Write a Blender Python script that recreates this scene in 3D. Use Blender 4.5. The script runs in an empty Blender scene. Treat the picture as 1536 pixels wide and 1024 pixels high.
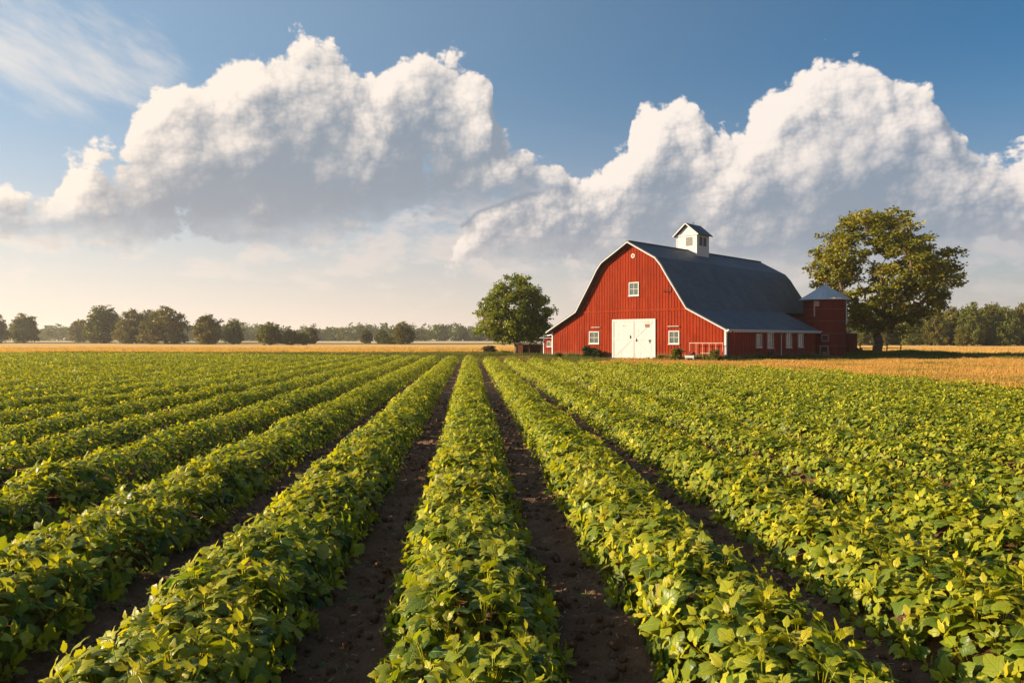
import bpy, math, random
import numpy as np
from mathutils import Vector, Matrix

# ------------------------------------------------------------------ basics
F = 1100.0            # focal length in photo pixels (1536 wide)
H = 1.8               # eye height
HOR = 508.0           # horizon row in the photograph
SUN_EL, SUN_AZ = math.radians(18.5), math.radians(-89.0)   # azimuth from +Y, negative = left
SD = Vector((math.sin(SUN_AZ)*math.cos(SUN_EL), math.cos(SUN_AZ)*math.cos(SUN_EL), math.sin(SUN_EL)))
sc = bpy.context.scene
COL = sc.collection
rng = np.random.default_rng(7)
random.seed(7)

def smooth(a, b, x):
    t = np.clip((x-a)/(b-a), 0, 1); return t*t*(3-2*t)

def tag(o, label=None, cat=None, group=None, kind=None):
    if label: o['label'] = label
    if cat: o['category'] = cat
    if group: o['group'] = group
    if kind: o['kind'] = kind
    return o

def empty(name, loc=(0, 0, 0), rz=0.0):
    o = bpy.data.objects.new(name, None)
    o.empty_display_size = 0.3
    o.location = loc; o.rotation_euler = (0, 0, rz)
    COL.objects.link(o)
    return o

def link_mesh(name, me, parent=None, loc=None):
    o = bpy.data.objects.new(name, me)
    COL.objects.link(o)
    if parent is not None: o.parent = parent
    if loc is not None: o.location = loc
    return o

# ------------------------------------------------------------------ node helper
class NT:
    def __init__(s, tree): s.t = tree; s.n = tree.nodes; s.l = tree.links
    def new(s, typ, **kw):
        n = s.n.new(typ)
        for k, v in kw.items(): setattr(n, k, v)
        return n
    def put(s, sock, v):
        if v is None: return
        if isinstance(v, bpy.types.NodeSocket): s.l.new(v, sock)
        else: sock.default_value = v
    def m(s, op, a, b=None, c=None, clamp=False):
        n = s.new('ShaderNodeMath', operation=op, use_clamp=clamp)
        s.put(n.inputs[0], a); s.put(n.inputs[1], b); s.put(n.inputs[2], c)
        return n.outputs[0]
    def mr(s, x, a, b, c=0.0, d=1.0, typ='SMOOTHSTEP'):
        n = s.new('ShaderNodeMapRange', interpolation_type=typ)
        for i, v in enumerate((x, a, b, c, d)): s.put(n.inputs[i], v)
        return n.outputs[0]
    def mix(s, f, a, b, blend='MIX'):
        n = s.new('ShaderNodeMix', data_type='RGBA', blend_type=blend)
        s.put(n.inputs[0], f); s.put(n.inputs[6], c4(a)); s.put(n.inputs[7], c4(b))
        return n.outputs[2]
    def noise(s, vec, scale=5, detail=2, rough=.5, lac=2.0, dist=0.0, dim='3D'):
        n = s.new('ShaderNodeTexNoise', noise_dimensions=dim)
        s.put(n.inputs['Vector'], vec)
        n.inputs['Scale'].default_value = scale; n.inputs['Detail'].default_value = detail
        n.inputs['Roughness'].default_value = rough; n.inputs['Lacunarity'].default_value = lac
        n.inputs['Distortion'].default_value = dist
        return n
    def ramp(s, f, stops, interp='LINEAR'):
        n = s.new('ShaderNodeValToRGB'); cr = n.color_ramp; cr.interpolation = interp
        while len(cr.elements) < len(stops): cr.elements.new(0.5)
        for e, (p, c) in zip(cr.elements, stops): e.position = p; e.color = c4(c)
        s.put(n.inputs[0], f); return n.outputs[0]
    def comb(s, x, y, z=0.0):
        n = s.new('ShaderNodeCombineXYZ')
        for i, v in enumerate((x, y, z)): s.put(n.inputs[i], v)
        return n.outputs[0]
    def sep(s, v):
        n = s.new('ShaderNodeSeparateXYZ'); s.put(n.inputs[0], v); return n.outputs
    def vm(s, op, a, b=None, scale=None):
        n = s.new('ShaderNodeVectorMath', operation=op)
        s.put(n.inputs[0], a); s.put(n.inputs[1], b)
        if scale is not None: s.put(n.inputs['Scale'], scale)
        return n.outputs['Value'] if op in ('LENGTH', 'DOT_PRODUCT', 'DISTANCE') else n.outputs[0]

def c4(c):
    if isinstance(c, (tuple, list)) and len(c) == 3: return (c[0], c[1], c[2], 1.0)
    return c
def srgb(r, g, b):
    return tuple((v/255/12.92 if v/255 <= .04045 else ((v/255+.055)/1.055)**2.4) for v in (r, g, b))
# ------------------------------------------------------------------ camera
cam = bpy.data.cameras.new('camera')
cam.sensor_width = 36; cam.lens = 36*F/1536; cam.clip_start = .05; cam.clip_end = 30000
cam.shift_y = (HOR-512)/1536
camo = bpy.data.objects.new('camera', cam); COL.objects.link(camo)
camo.location = (0, 0, H); camo.rotation_euler = (math.radians(90), 0, 0)
sc.camera = camo

# ------------------------------------------------------------------ sun
sl = bpy.data.lights.new('sun', 'SUN'); sl.energy = 5.0; sl.angle = math.radians(.6); sl.color = (1, .77, .50)
so = bpy.data.objects.new('sun', sl); COL.objects.link(so)
so.rotation_euler = SD.to_track_quat('Z', 'Y').to_euler()

# ------------------------------------------------------------------ sky with clouds, laid out by compass bearing and elevation
w = bpy.data.worlds.new('World'); sc.world = w; w.use_nodes = True
w.node_tree.nodes.clear()

def azel(x, y):
    return math.atan((x-768)/F), math.atan((HOR-y)/math.hypot(F, x-768))
A0, A1, E0, E1 = -.9, .9, -.05, .50
def curve(N, fac, pts):
    """elevation (0..1 over E0..E1) as a function of bearing, control points given as photo x, y"""
    n = N.new('ShaderNodeFloatCurve'); cv = n.mapping.curves[0]
    P = []
    for x, y in pts:
        a, e = azel(x, y); P.append(((a-A0)/(A1-A0), (e-E0)/(E1-E0)))
    P.sort()
    cv.points[0].location = (0, P[0][1]); cv.points[1].location = (1, P[-1][1])
    for p in P: cv.points.new(*p)
    for p in cv.points: p.handle_type = 'AUTO'
    n.mapping.update(); N.put(n.inputs['Value'], fac)
    return N.m('MULTIPLY_ADD', n.outputs[0], E1-E0, E0)

def macro(N, fac, x, y, tops, bots, holes=(), soft=.019, yb=.05):
    T = curve(N, fac, tops); B = curve(N, fac, bots)
    dep = N.m('SUBTRACT', T, y)
    d = N.m('SMOOTH_MIN', N.m('DIVIDE', dep, soft), 2.9, 1.2)
    d = N.m('MINIMUM', d, N.m('DIVIDE', N.m('SUBTRACT', y, B), yb))
    for bx, by, rx, ry in holes:
        a, e = azel(bx, by)
        v = N.vm('MULTIPLY', N.vm('SUBTRACT', N.comb(x, y), (a, e, 0)), (F/rx, F/ry, 0))
        d = N.m('MINIMUM', d, N.m('MULTIPLY', N.m('SUBTRACT', N.vm('LENGTH', v), .55), 1.1))
    return d, dep, N.m('SUBTRACT', y, B)

def cloud_group(full):
    """cumulus thickness; the full one carries the fine crinkle of the edges, the other only the big lobes"""
    g = bpy.data.node_groups.new('cumulus', 'ShaderNodeTree')
    g.interface.new_socket('P', in_out='INPUT', socket_type='NodeSocketVector')
    g.interface.new_socket('W', in_out='INPUT', socket_type='NodeSocketVector')
    for nm in ('D', 'Depth', 'Base', 'Smooth'): g.interface.new_socket(nm, in_out='OUTPUT', socket_type='NodeSocketFloat')
    N = NT(g); gi = N.new('NodeGroupInput'); go = N.new('NodeGroupOutput')
    P, W = gi.outputs[0], gi.outputs[1]
    x, y, z = N.sep(N.vm('ADD', P, N.vm('SCALE', W, scale=.020)))
    fac = N.m('MULTIPLY_ADD', x, 1/(A1-A0), -A0/(A1-A0), clamp=True)
    dl, tl, bl = macro(N, fac, x, y, LEFT_T, LEFT_B, LEFT_H, yb=.018)
    dr, tr, br = macro(N, fac, x, y, RIGHT_T, RIGHT_B, RIGHT_H, yb=.018)
    d = N.m('SMOOTH_MAX', dl, dr, .5)
    d = N.m('MULTIPLY_ADD', N.m('MINIMUM', d, 0.0), 3.2, d)      # few loose tufts outside the body
    w_ = N.mr(N.m('SUBTRACT', dl, dr), -.6, .6)
    dep = N.m('MULTIPLY_ADD', w_, N.m('SUBTRACT', tl, tr), tr)
    bs = N.m('MULTIPLY_ADD', w_, N.m('SUBTRACT', bl, br), br)
    q = N.vm('ADD', N.vm('MULTIPLY', P, (1, 1.15, 1)), N.vm('SCALE', W, scale=.014))
    v1 = N.new('ShaderNodeTexVoronoi', feature='SMOOTH_F1', voronoi_dimensions='2D'); N.put(v1.inputs['Vector'], q)
    v1.inputs['Scale'].default_value = 10; v1.inputs['Smoothness'].default_value = .10
    v1.inputs['Detail'].default_value = 3 if full else 1; v1.inputs['Roughness'].default_value = .48; v1.inputs['Lacunarity'].default_value = 2.6
    puff = N.m('MULTIPLY', N.m('SUBTRACT', .42, v1.outputs['Distance']), 2.5)
    n0 = N.noise(q, 6, 2, .5, dim='2D')
    sm = N.m('ADD', N.m('ADD', d, puff), N.m('MULTIPLY', N.m('SUBTRACT', n0.outputs[0], .5), 2.2))
    N.put(go.inputs[3], sm)
    if full:
        n1 = N.noise(q, 32, 6, .62, dim='2D')
        sm = N.m('ADD', sm, N.m('MULTIPLY', N.m('SUBTRACT', n1.outputs[0], .5), 1.7))
    N.put(go.inputs[0], sm); N.put(go.inputs[1], dep); N.put(go.inputs[2], bs)
    return g

N = NT(w.node_tree)
tc = N.new('ShaderNodeTexCoord')
dx, dy, dz = N.sep(tc.outputs['Generated'])
az = N.m('ARCTAN2', dx, dy)
el = N.m('ARCSINE', dz)
P = N.comb(az, el)
sky = N.new('ShaderNodeTexSky', sky_type='NISHITA')
sky.sun_disc = False; sky.sun_elevation = SUN_EL; sky.sun_rotation = SUN_AZ
sky.altitude = 0; sky.air_density = 1.0; sky.dust_density = 1.6; sky.ozone_density = 2.2
# warm evening haze low over the horizon, strongest towards the sun
sunside = N.mr(az, -.75, .75, 1.0, 0.0, 'LINEAR')
hz = N.mix(sunside, (6.2, 5.4, 5.1), (12.6, 9.95, 7.8))
hf = N.m('POWER', N.mr(el, 0.0, .36, 1.0, 0.0, 'LINEAR'), 2.0)
skyc = N.mix(1.0, sky.outputs[0], (.36, .82, 1.06), 'MULTIPLY')
skyc = N.mix(N.m('MULTIPLY', N.m('POWER', sunside, 1.3), .46), skyc, (6.5, 7.8, 8.9))
base = N.mix(N.m('MULTIPLY', hf, .93), skyc, hz)

# cirrus, high on the left
qc = N.vm('MULTIPLY', N.comb(N.m('MULTIPLY_ADD', el, .55, az), N.m('MULTIPLY_ADD', az, .28, el)), (1.2, 2.6, 1))
nc = N.noise(qc, 7, 5, .62, dim='2D')
a, e = azel(20, 62)
dm = N.vm('LENGTH', N.vm('MULTIPLY', N.vm('SUBTRACT', P, (a, e, 0)), (F/150, F/60, 0)))
ci = N.m('MULTIPLY', N.mr(N.m('ADD', nc.outputs[0], N.m('MULTIPLY', dm, -.33)), .0, .62), .8)
base = N.mix(ci, base, (8.6, 8.0, 7.4))
a, e = azel(-300, 210)
LIT = ((9.4, 8.5, 7.9), (9.9, 8.7, 7.5)); SHD = ((2.1, 2.85, 3.8), (3.0, 3.4, 3.9))
LEFT_T = [(-300,300),(-200,290),(0,262),(60,262),(105,196),(180,162),(222,112),(255,92),(300,84),(330,58),(365,52),(410,45),(440,26),(475,22),(510,40),(535,72),(560,92),(580,62),(610,38),(650,34),(695,52),(728,88),(740,130),(745,165),(770,190),(815,200),(850,240),(900,320),(1000,420),(1200,500)]
LEFT_B = [(-300,392),(0,380),(150,388),(320,396),(480,385),(560,365),(700,345),(850,330),(1200,480)]
LEFT_H = []
RIGHT_T = [(560,470),(690,330),(725,290),(800,250),(880,228),(935,212),(948,165),(968,135),(1000,122),(1032,130),(1056,165),(1078,185),(1110,178),(1130,145),(1165,115),(1185,98),(1206,82),(1228,66),(1255,44),(1290,24),(1318,44),(1328,75),(1345,105),(1375,102),(1400,112),(1420,150),(1445,195),(1490,222),(1540,200),(1650,180),(1900,210)]
RIGHT_B = [(560,480),(740,415),(900,425),(1100,432),(1300,420),(1400,410),(1536,400),(1900,390)]
RIGHT_H = []
BANK_T = [(-80,330),(150,345),(300,365),(420,345),(560,335),(610,305),(700,295),(780,280),(900,300),(1100,330),(1300,330),(1536,320)]
BANK_B = [(-80,392),(150,380),(300,400),(420,415),(560,425),(700,430),(900,440),(1300,440),(1536,440)]
wz = N.noise(N.vm('MULTIPLY', P, (1, 1.3, 1)), 8, 2, .5, dim='2D')
W = N.vm('SUBTRACT', wz.outputs['Color'], (.5, .5, .5))
gF, gS = cloud_group(True), cloud_group(False)
L2 = Vector((-.8, .6, 0))
def ev(g, off):
    n = N.new('ShaderNodeGroup'); n.node_tree = g
    N.put(n.inputs[0], N.vm('ADD', P, tuple(L2*off)) if off else P); N.put(n.inputs[1], W)
    return n.outputs
o0, o1, o2, o3 = ev(gF, 0), ev(gS, .014), ev(gS, .045), ev(gF, .0045)
# low far bank, pale and flat
xb, yb_, _ = N.sep(N.vm('ADD', P, N.vm('SCALE', W, scale=.03)))
fb = N.m('MULTIPLY_ADD', xb, 1/(A1-A0), -A0/(A1-A0), clamp=True)
db, tb, bb_ = macro(N, fb, xb, yb_, BANK_T, BANK_B, soft=.045, yb=.05)
nb = N.noise(N.vm('MULTIPLY', P, (1, 2.3, 1)), 13, 6, .6, dim='2D').outputs[0]
db = N.m('ADD', db, N.m('MULTIPLY', N.m('SUBTRACT', nb, .52), 5.5))
cb = N.mix(N.mr(db, .3, 2.4, 1.0, 0.0, 'LINEAR'), N.mix(sunside, (3.2, 3.8, 4.6), (5.4, 5.5, 5.6)), N.mix(sunside, (6.8, 6.3, 6.2), (9.6, 8.2, 7.1)))
base = N.mix(N.m('MULTIPLY', N.mr(db, -.3, 1.6), .85), base, N.mix(N.m('MULTIPLY', hf, .6), cb, hz))
D0, S0 = o0[0], o0[3]
al = N.m('MULTIPLY', N.mr(D0, .0, .6), N.mr(N.m('ADD', o0[2], N.m('MULTIPLY', N.m('SUBTRACT', D0, S0), .03)), -.005, .07))
g1 = N.m('MULTIPLY', N.m('SUBTRACT', S0, o1[0]), .36)
g2 = N.m('MULTIPLY', N.m('SUBTRACT', S0, o2[0]), .13)
g3 = N.m('MULTIPLY_ADD', N.m('SUBTRACT', D0, o3[0]), .20, N.m('MULTIPLY', N.m('SUBTRACT', D0, S0), .14))
g3 = N.m('MULTIPLY', g3, N.mr(o0[1], .03, .17, 1.25, .5))
g1 = N.m('MULTIPLY', g1, N.mr(o0[1], .03, .16, 1.1, .7))
top = N.mr(o0[1], -.01, .20, .30, -.50, 'LINEAR')
low = N.mr(o0[2], .0, .14, -.34, .03)
rgt = N.mr(az, -.05, .35, 0.0, .12, 'LINEAR')
thin = N.mr(D0, 0.0, 1.1, .22, 0.0, 'LINEAR')
raw = N.m('ADD', N.m('ADD', N.m('ADD', g1, g2), N.m('ADD', g3, top)), N.m('ADD', N.m('ADD', low, rgt), N.m('ADD', thin, .38)))
li = N.mr(raw, -.35, 1.05)
c = N.mix(li, N.mix(sunside, *SHD), N.mix(sunside, *LIT))
c = N.mix(N.m('MULTIPLY', hf, .36), c, hz)
base = N.mix(al, base, c)
bg = N.new('ShaderNodeBackground'); N.put(bg.inputs[0], N.vm('SCALE', base, scale=.85)); bg.inputs[1].default_value = .05
wo = N.new('ShaderNodeOutputWorld'); N.l.new(bg.outputs[0], wo.inputs[0])
w.cycles.sampling_method = 'MANUAL'; w.cycles.sample_map_resolution = 512

sc.view_settings.view_transform = 'Standard'; sc.view_settings.look = 'None'
sc.view_settings.exposure = 1.3; sc.view_settings.gamma = 1.0
sc.cycles.use_denoising = True
sc.cycles.max_bounces = 6; sc.cycles.diffuse_bounces = 3; sc.cycles.glossy_bounces = 2
sc.cycles.transmission_bounces = 4; sc.cycles.transparent_max_bounces = 6; sc.cycles.volume_bounces = 0
# ------------------------------------------------------------------ mesh collector
class MB:
    def __init__(s): s.v = []; s.f = []; s.mi = []
    def add(s, vs, fs, mi=0):
        o = len(s.v); s.v += [tuple(v) for v in vs]; s.f += [tuple(i+o for i in f) for f in fs]; s.mi += [mi]*len(fs)
        return s
    def box(s, x0, x1, y0, y1, z0, z1, mi=0):
        return s.add([(x0,y0,z0),(x1,y0,z0),(x1,y1,z0),(x0,y1,z0),(x0,y0,z1),(x1,y0,z1),(x1,y1,z1),(x0,y1,z1)],
              [(0,3,2,1),(4,5,6,7),(0,1,5,4),(1,2,6,5),(2,3,7,6),(3,0,4,7)], mi)
    def prism(s, poly, axis, a, b, mi=0):
        """poly: 2-D points; axis 'y': poly in x,z run from y=a to y=b; 'x': poly in y,z; 'z': poly in x,y"""
        n = len(poly)
        def p(q, t): return {'y': (q[0], t, q[1]), 'x': (t, q[0], q[1]), 'z': (q[0], q[1], t)}[axis]
        vs = [p(q, a) for q in poly]+[p(q, b) for q in poly]
        fs = [tuple(range(n))[::-1], tuple(range(n, 2*n))]+[(i, (i+1) % n, n+(i+1) % n, n+i) for i in range(n)]
        return s.add(vs, fs, mi)
    def tube(s, pts, radii, seg=8, mi=0, cap=True):
        pts = [Vector(p) for p in pts]; o = len(s.v); n = len(pts)
        if not hasattr(radii, '__len__'): radii = [radii]*n
        up = Vector((0, 0, 1))
        for i, p in enumerate(pts):
            d = (pts[min(i+1, n-1)]-pts[max(i-1, 0)]).normalized()
            a = d.cross(up if abs(d.z) < .95 else Vector((1, 0, 0))).normalized(); b = d.cross(a)
            for k in range(seg):
                t = 2*math.pi*k/seg; s.v.append(tuple(p+(a*math.cos(t)+b*math.sin(t))*radii[i]))
        for i in range(n-1):
            for k in range(seg):
                s.f.append((o+i*seg+k, o+i*seg+(k+1) % seg, o+(i+1)*seg+(k+1) % seg, o+(i+1)*seg+k)); s.mi.append(mi)
        if cap:
            s.f.append(tuple(o+k for k in range(seg))[::-1]); s.f.append(tuple(o+(n-1)*seg+k for k in range(seg))); s.mi += [mi, mi]
        return s
    def lathe(s, prof, seg=32, mi=0, c=(0, 0)):
        o = len(s.v); n = len(prof)
        for r, z in prof:
            for k in range(seg):
                t = 2*math.pi*k/seg; s.v.append((c[0]+r*math.cos(t), c[1]+r*math.sin(t), z))
        for i in range(n-1):
            for k in range(seg):
                s.f.append((o+i*seg+k, o+i*seg+(k+1) % seg, o+(i+1)*seg+(k+1) % seg, o+(i+1)*seg+k)); s.mi.append(mi)
        return s
    def mesh(s, name, mats, smooth=False, bevel=0):
        me = bpy.data.meshes.new(name); me.from_pydata(s.v, [], s.f); me.update()
        for m in (mats if isinstance(mats, (list, tuple)) else [mats]): me.materials.append(m)
        me.polygons.foreach_set('material_index', s.mi)
        if smooth: me.polygons.foreach_set('use_smooth', [True]*len(s.f))
        return me
    def build(s, name, mats, parent=None, loc=None, smooth=False):
        return link_mesh(name, s.mesh(name, mats, smooth), parent, loc)

class Cloud:
    """numpy mesh gatherer: many placed copies of small prototypes in one mesh"""
    def __init__(s): s.V = []; s.L = []; s.C = []; s.T = []; s.U = []; s.MI = []; s.n = 0
    def scatter(s, pv, pf, M, T, tint, uv=None, mi=0):
        """pv (k,3); pf list of faces; M (n,3,3); T (n,3); tint (n,3) or (n,k,3)"""
        pv = np.asarray(pv, np.float32); n = len(T); k = len(pv)
        if n == 0: return
        V = np.einsum('nij,kj->nki', M, pv)+T[:, None, :]
        s.V.append(V.reshape(-1, 3).astype(np.float32))
        base = (np.arange(n)*k+s.n)[:, None]
        lens = np.array([len(f) for f in pf]); idx = np.concatenate([np.array(f) for f in pf])
        s.L.append((base+idx[None, :]).ravel().astype(np.int32)); s.C.append(np.tile(lens, n).astype(np.int32))
        tt = np.asarray(tint, np.float32)
        if tt.ndim == 2: tt = np.repeat(tt[:, None, :], k, 1)
        s.T.append(tt.reshape(-1, 3))
        uv = np.zeros((k, 2)) if uv is None else np.asarray(uv)
        s.U.append(np.tile(uv, (n, 1)).astype(np.float32))
        s.MI.append(np.full(len(pf)*n, mi, np.int32)); s.n += n*k
    def mesh(s, name, mats, smooth=True):
        V = np.concatenate(s.V); L = np.concatenate(s.L); C = np.concatenate(s.C)
        me = bpy.data.meshes.new(name)
        me.vertices.add(len(V)); me.vertices.foreach_set('co', V.ravel())
        me.loops.add(len(L)); me.loops.foreach_set('vertex_index', L)
        me.polygons.add(len(C)); st = np.concatenate([[0], np.cumsum(C)[:-1]]).astype(np.int32)
        me.polygons.foreach_set('loop_start', st)
        try: me.polygons.foreach_set('loop_total', C)
        except Exception: pass
        for m in mats: me.materials.append(m)
        me.polygons.foreach_set('material_index', np.concatenate(s.MI))
        if smooth: me.polygons.foreach_set('use_smooth', np.ones(len(C), bool))
        T = np.concatenate(s.T)
        a = me.attributes.new('tint', 'FLOAT_COLOR', 'POINT')
        a.data.foreach_set('color', np.concatenate([T, np.ones((len(T), 1), np.float32)], 1).ravel())
        U = np.concatenate(s.U)
        b = me.attributes.new('leaf', 'FLOAT2', 'POINT'); b.data.foreach_set('vector', U.ravel())
        me.update(calc_edges=True)
        return me

def rot(yaw, pitch, roll):
    """arrays -> (n,3,3); leaf points along local +X, up is +Z; pitch raises the tip"""
    cy, sy, cp, sp, cr, sr = np.cos(yaw), np.sin(yaw), np.cos(pitch), np.sin(pitch), np.cos(roll), np.sin(roll)
    n = len(yaw); z = np.zeros(n); o = np.ones(n)
    R1 = np.stack([cy, -sy, z, sy, cy, z, z, z, o], 1).reshape(n, 3, 3)
    R2 = np.stack([cp, z, -sp, z, o, z, sp, z, cp], 1).reshape(n, 3, 3)
    R3 = np.stack([o, z, z, z, cr, -sr, z, sr, cr], 1).reshape(n, 3, 3)
    return R1 @ R2 @ R3

# ------------------------------------------------------------------ materials
def mat(name, base, rough=.8, bump=None, spec=.3, metal=0.0, var=.12, vscale=1.2, fine=None, extra=None):
    """plain surface with uneven colour and fine relief"""
    m = bpy.data.materials.new(name); m.use_nodes = True; N = NT(m.node_tree); N.n.clear()
    out = N.new('ShaderNodeOutputMaterial'); p = N.new('ShaderNodeBsdfPrincipled'); N.l.new(p.outputs[0], out.inputs[0])
    tc = N.new('ShaderNodeTexCoord').outputs['Object']
    n1 = N.noise(tc, vscale, 6, .6)
    c = N.mix(n1.outputs[0], tuple(v*(1-var*2) for v in base), tuple(min(1, v*(1+var*2)) for v in base))
    if extra: c = extra(N, tc, c)
    N.put(p.inputs['Base Color'], c); p.inputs['Roughness'].default_value = rough
    p.inputs['Specular IOR Level'].default_value = spec; p.inputs['Metallic'].default_value = metal
    if bump:
        b = N.new('ShaderNodeBump'); b.inputs['Strength'].default_value = bump[1]; b.inputs['Distance'].default_value = bump[2]
        N.put(b.inputs['Height'], N.noise(tc, bump[0], 5, .6).outputs[0]); N.l.new(b.outputs[0], p.inputs['Normal'])
    return m

def boards(colr, axis=0, pitch=.30, wear=.25, weather=(.36, .09, .045)):
    """per-board tone and upright weather streaks; axis picks the wall's horizontal object axis"""
    def ex(N, tc, c):
        s = N.sep(tc); u = s[axis]
        k = N.m('FLOOR', N.m('DIVIDE', u, pitch))
        wn = N.new('ShaderNodeTexWhiteNoise', noise_dimensions='1D'); N.put(wn.inputs['W'], k)
        c = N.mix(N.m('MULTIPLY', wn.outputs['Value'], .5), c, tuple(v*.55 for v in colr))
        st = N.noise(N.vm('MULTIPLY', tc, (9, 9, .55)), 1, 5, .65).outputs[0]
        c = N.mix(N.m('MULTIPLY', N.mr(st, .50, .72), wear*1.6), c, weather)
        pt = N.noise(N.vm('MULTIPLY', tc, (.5, .5, .35)), 1, 5, .6).outputs[0]
        c = N.mix(N.m('MULTIPLY', N.mr(pt, .46, .72), .40), c, tuple(v*.5 for v in colr))
        dn = N.noise(tc, 3.5, 5, .65).outputs[0]
        spl = N.mr(N.m('SUBTRACT', s[2], N.m('MULTIPLY', dn, 1.1)), -.45, .25, .75, 0.0)
        c = N.mix(spl, c, (.16, .085, .05))
        return c
    return ex

def leafmat(name, trans=.42, gloss=.35, rough=.45, vein=False, sat=1.0):
    m = bpy.data.materials.new(name); m.use_nodes = True; N = NT(m.node_tree); N.n.clear()
    out = N.new('ShaderNodeOutputMaterial')
    at = N.new('ShaderNodeAttribute', attribute_name='tint').outputs['Color']
    c = at
    p = N.new('ShaderNodeBsdfPrincipled'); p.inputs['Roughness'].default_value = rough
    p.inputs['Specular IOR Level'].default_value = gloss
    if vein:
        uv = N.new('ShaderNodeAttribute', attribute_name='leaf').outputs['Vector']
        u, v, _ = N.sep(uv)
        av = N.m('ABSOLUTE', v)
        mid = N.mr(av, 0.0, .07, 1.0, 0.0)
        ph = N.m('FRACT', N.m('MULTIPLY', N.m('SUBTRACT', u, N.m('MULTIPLY', av, .45)), 5.5))
        sv = N.mr(N.m('ABSOLUTE', N.m('SUBTRACT', ph, .5)), .0, .10, 1.0, 0.0)
        vv = N.m('MAXIMUM', mid, N.m('MULTIPLY', sv, .55))
        c = N.mix(N.m('MULTIPLY', vv, .45), c, (.30, .42, .10))
        b = N.new('ShaderNodeBump'); b.inputs['Strength'].default_value = .7; b.inputs['Distance'].default_value = .006
        b.invert = True
        N.put(b.inputs['Height'], vv); N.l.new(b.outputs[0], p.inputs['Normal'])
    N.put(p.inputs['Base Color'], c)
    t = N.new('ShaderNodeBsdfTranslucent')
    N.put(t.inputs[0], N.mix(1.0, c, (1.5, 1.45, .55), 'MULTIPLY'))
    mx = N.new('ShaderNodeMixShader'); mx.inputs[0].default_value = trans
    N.l.new(p.outputs[0], mx.inputs[1]); N.l.new(t.outputs[0], mx.inputs[2]); N.l.new(mx.outputs[0], out.inputs[0])
    return m
# ------------------------------------------------------------------ the field
RD = np.array([-63.0, 1100.0]); RD /= np.hypot(*RD)      # row direction
LD = np.array([RD[1], -RD[0]])                            # across, to the right
SP = 1.44
FAR = [(-160, 92), (-90, 83), (-51.7, 74), (-25, 67), (-2.4, 56), (2.7, 49), (7.4, 43), (11.8, 39), (14.6, 33), (15.6, 31), (15.7, 30.9), (60, 30)]
RIGHT_LAT = 16.4
def far_limit(x): return np.interp(x, [p[0] for p in FAR], [p[1] for p in FAR])
def row_end(l):
    s = np.arange(0, 110, .25); x = s*RD[0]+l*LD[0]; y = s*RD[1]+l*LD[1]
    ok = y < far_limit(x); return s[ok].max()

def vnoise(x, y, seed=0):
    """cheap smooth value noise, arrays"""
    xi = np.floor(x).astype(np.int64); yi = np.floor(y).astype(np.int64); fx = x-xi; fy = y-yi
    fx = fx*fx*(3-2*fx); fy = fy*fy*(3-2*fy)
    def h(a, b):
        n = (a*374761393+b*668265263+seed*1442695) & 0x7fffffff
        n = ((n ^ (n >> 13))*1274126177) & 0x7fffffff
        return ((n ^ (n >> 16)) & 0xffff)/65535.0
    return (h(xi, yi)*(1-fx)+h(xi+1, yi)*fx)*(1-fy)+(h(xi, yi+1)*(1-fx)+h(xi+1, yi+1)*fx)*fy

# ---- prototypes: leaves
def leaf_hi(seed):
    r = random.Random(seed); us = [0, .10, .24, .42, .60, .78, .92, 1.0]
    wd = [.03, .27, .45, .44, .33, .19, .08, 0]
    cup = r.uniform(.10, .38); droop = r.uniform(.15, .65); wav = r.uniform(.02, .06)
    V = []; U = []
    for i, (u, w_) in enumerate(zip(us, wd)):
        x = u-.25*droop*u*u; z0 = .10*u-droop*u*u*.55
        for j, t in enumerate((-1, -.5, 0, .5, 1)):
            ww = w_*(1+(.15*((i % 2)*2-1) if abs(t) == 1 else 0))
            z = z0+cup*abs(t)*ww*(1-.9*abs(t))*1.6-.10*droop*t*t*ww+wav*math.sin(i*2.1+t*3+seed)*abs(t)
            V.append((x-.06*abs(t)*(1 if u < .3 else 0), t*ww, z)); U.append((u, t*w_*2))
    Fc = [(i*5+j, (i+1)*5+j, (i+1)*5+j+1, i*5+j+1) for i in range(len(us)-1) for j in range(4)]
    return np.array(V), Fc, np.array(U)
def leaf_mid(seed):
    r = random.Random(seed); droop = r.uniform(.15, .6); cup = r.uniform(.05, .2)
    V = [(0, 0, 0), (.42, 0, .02-.1*droop), (.95-.2*droop, 0, -.5*droop), (.28, .40, cup), (.66, .33, cup*.6-.28*droop), (.28, -.40, cup), (.66, -.33, cup*.6-.28*droop)]
    Fc = [(0, 1, 3), (3, 1, 2, 4), (0, 5, 1), (5, 6, 2, 1)]
    return np.array(V), Fc, np.array([(v[0], v[1]*2) for v in V])
def leaf_lo(seed):
    r = random.Random(seed); droop = r.uniform(.1, .5)
    V = [(0, 0, 0), (.5, .38, .06-.1*droop), (1-.2*droop, 0, -.4*droop), (.5, -.38, .06-.1*droop)]
    return np.array(V), [(0, 1, 2), (0, 2, 3)], np.array([(v[0], v[1]*2) for v in V])

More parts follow.
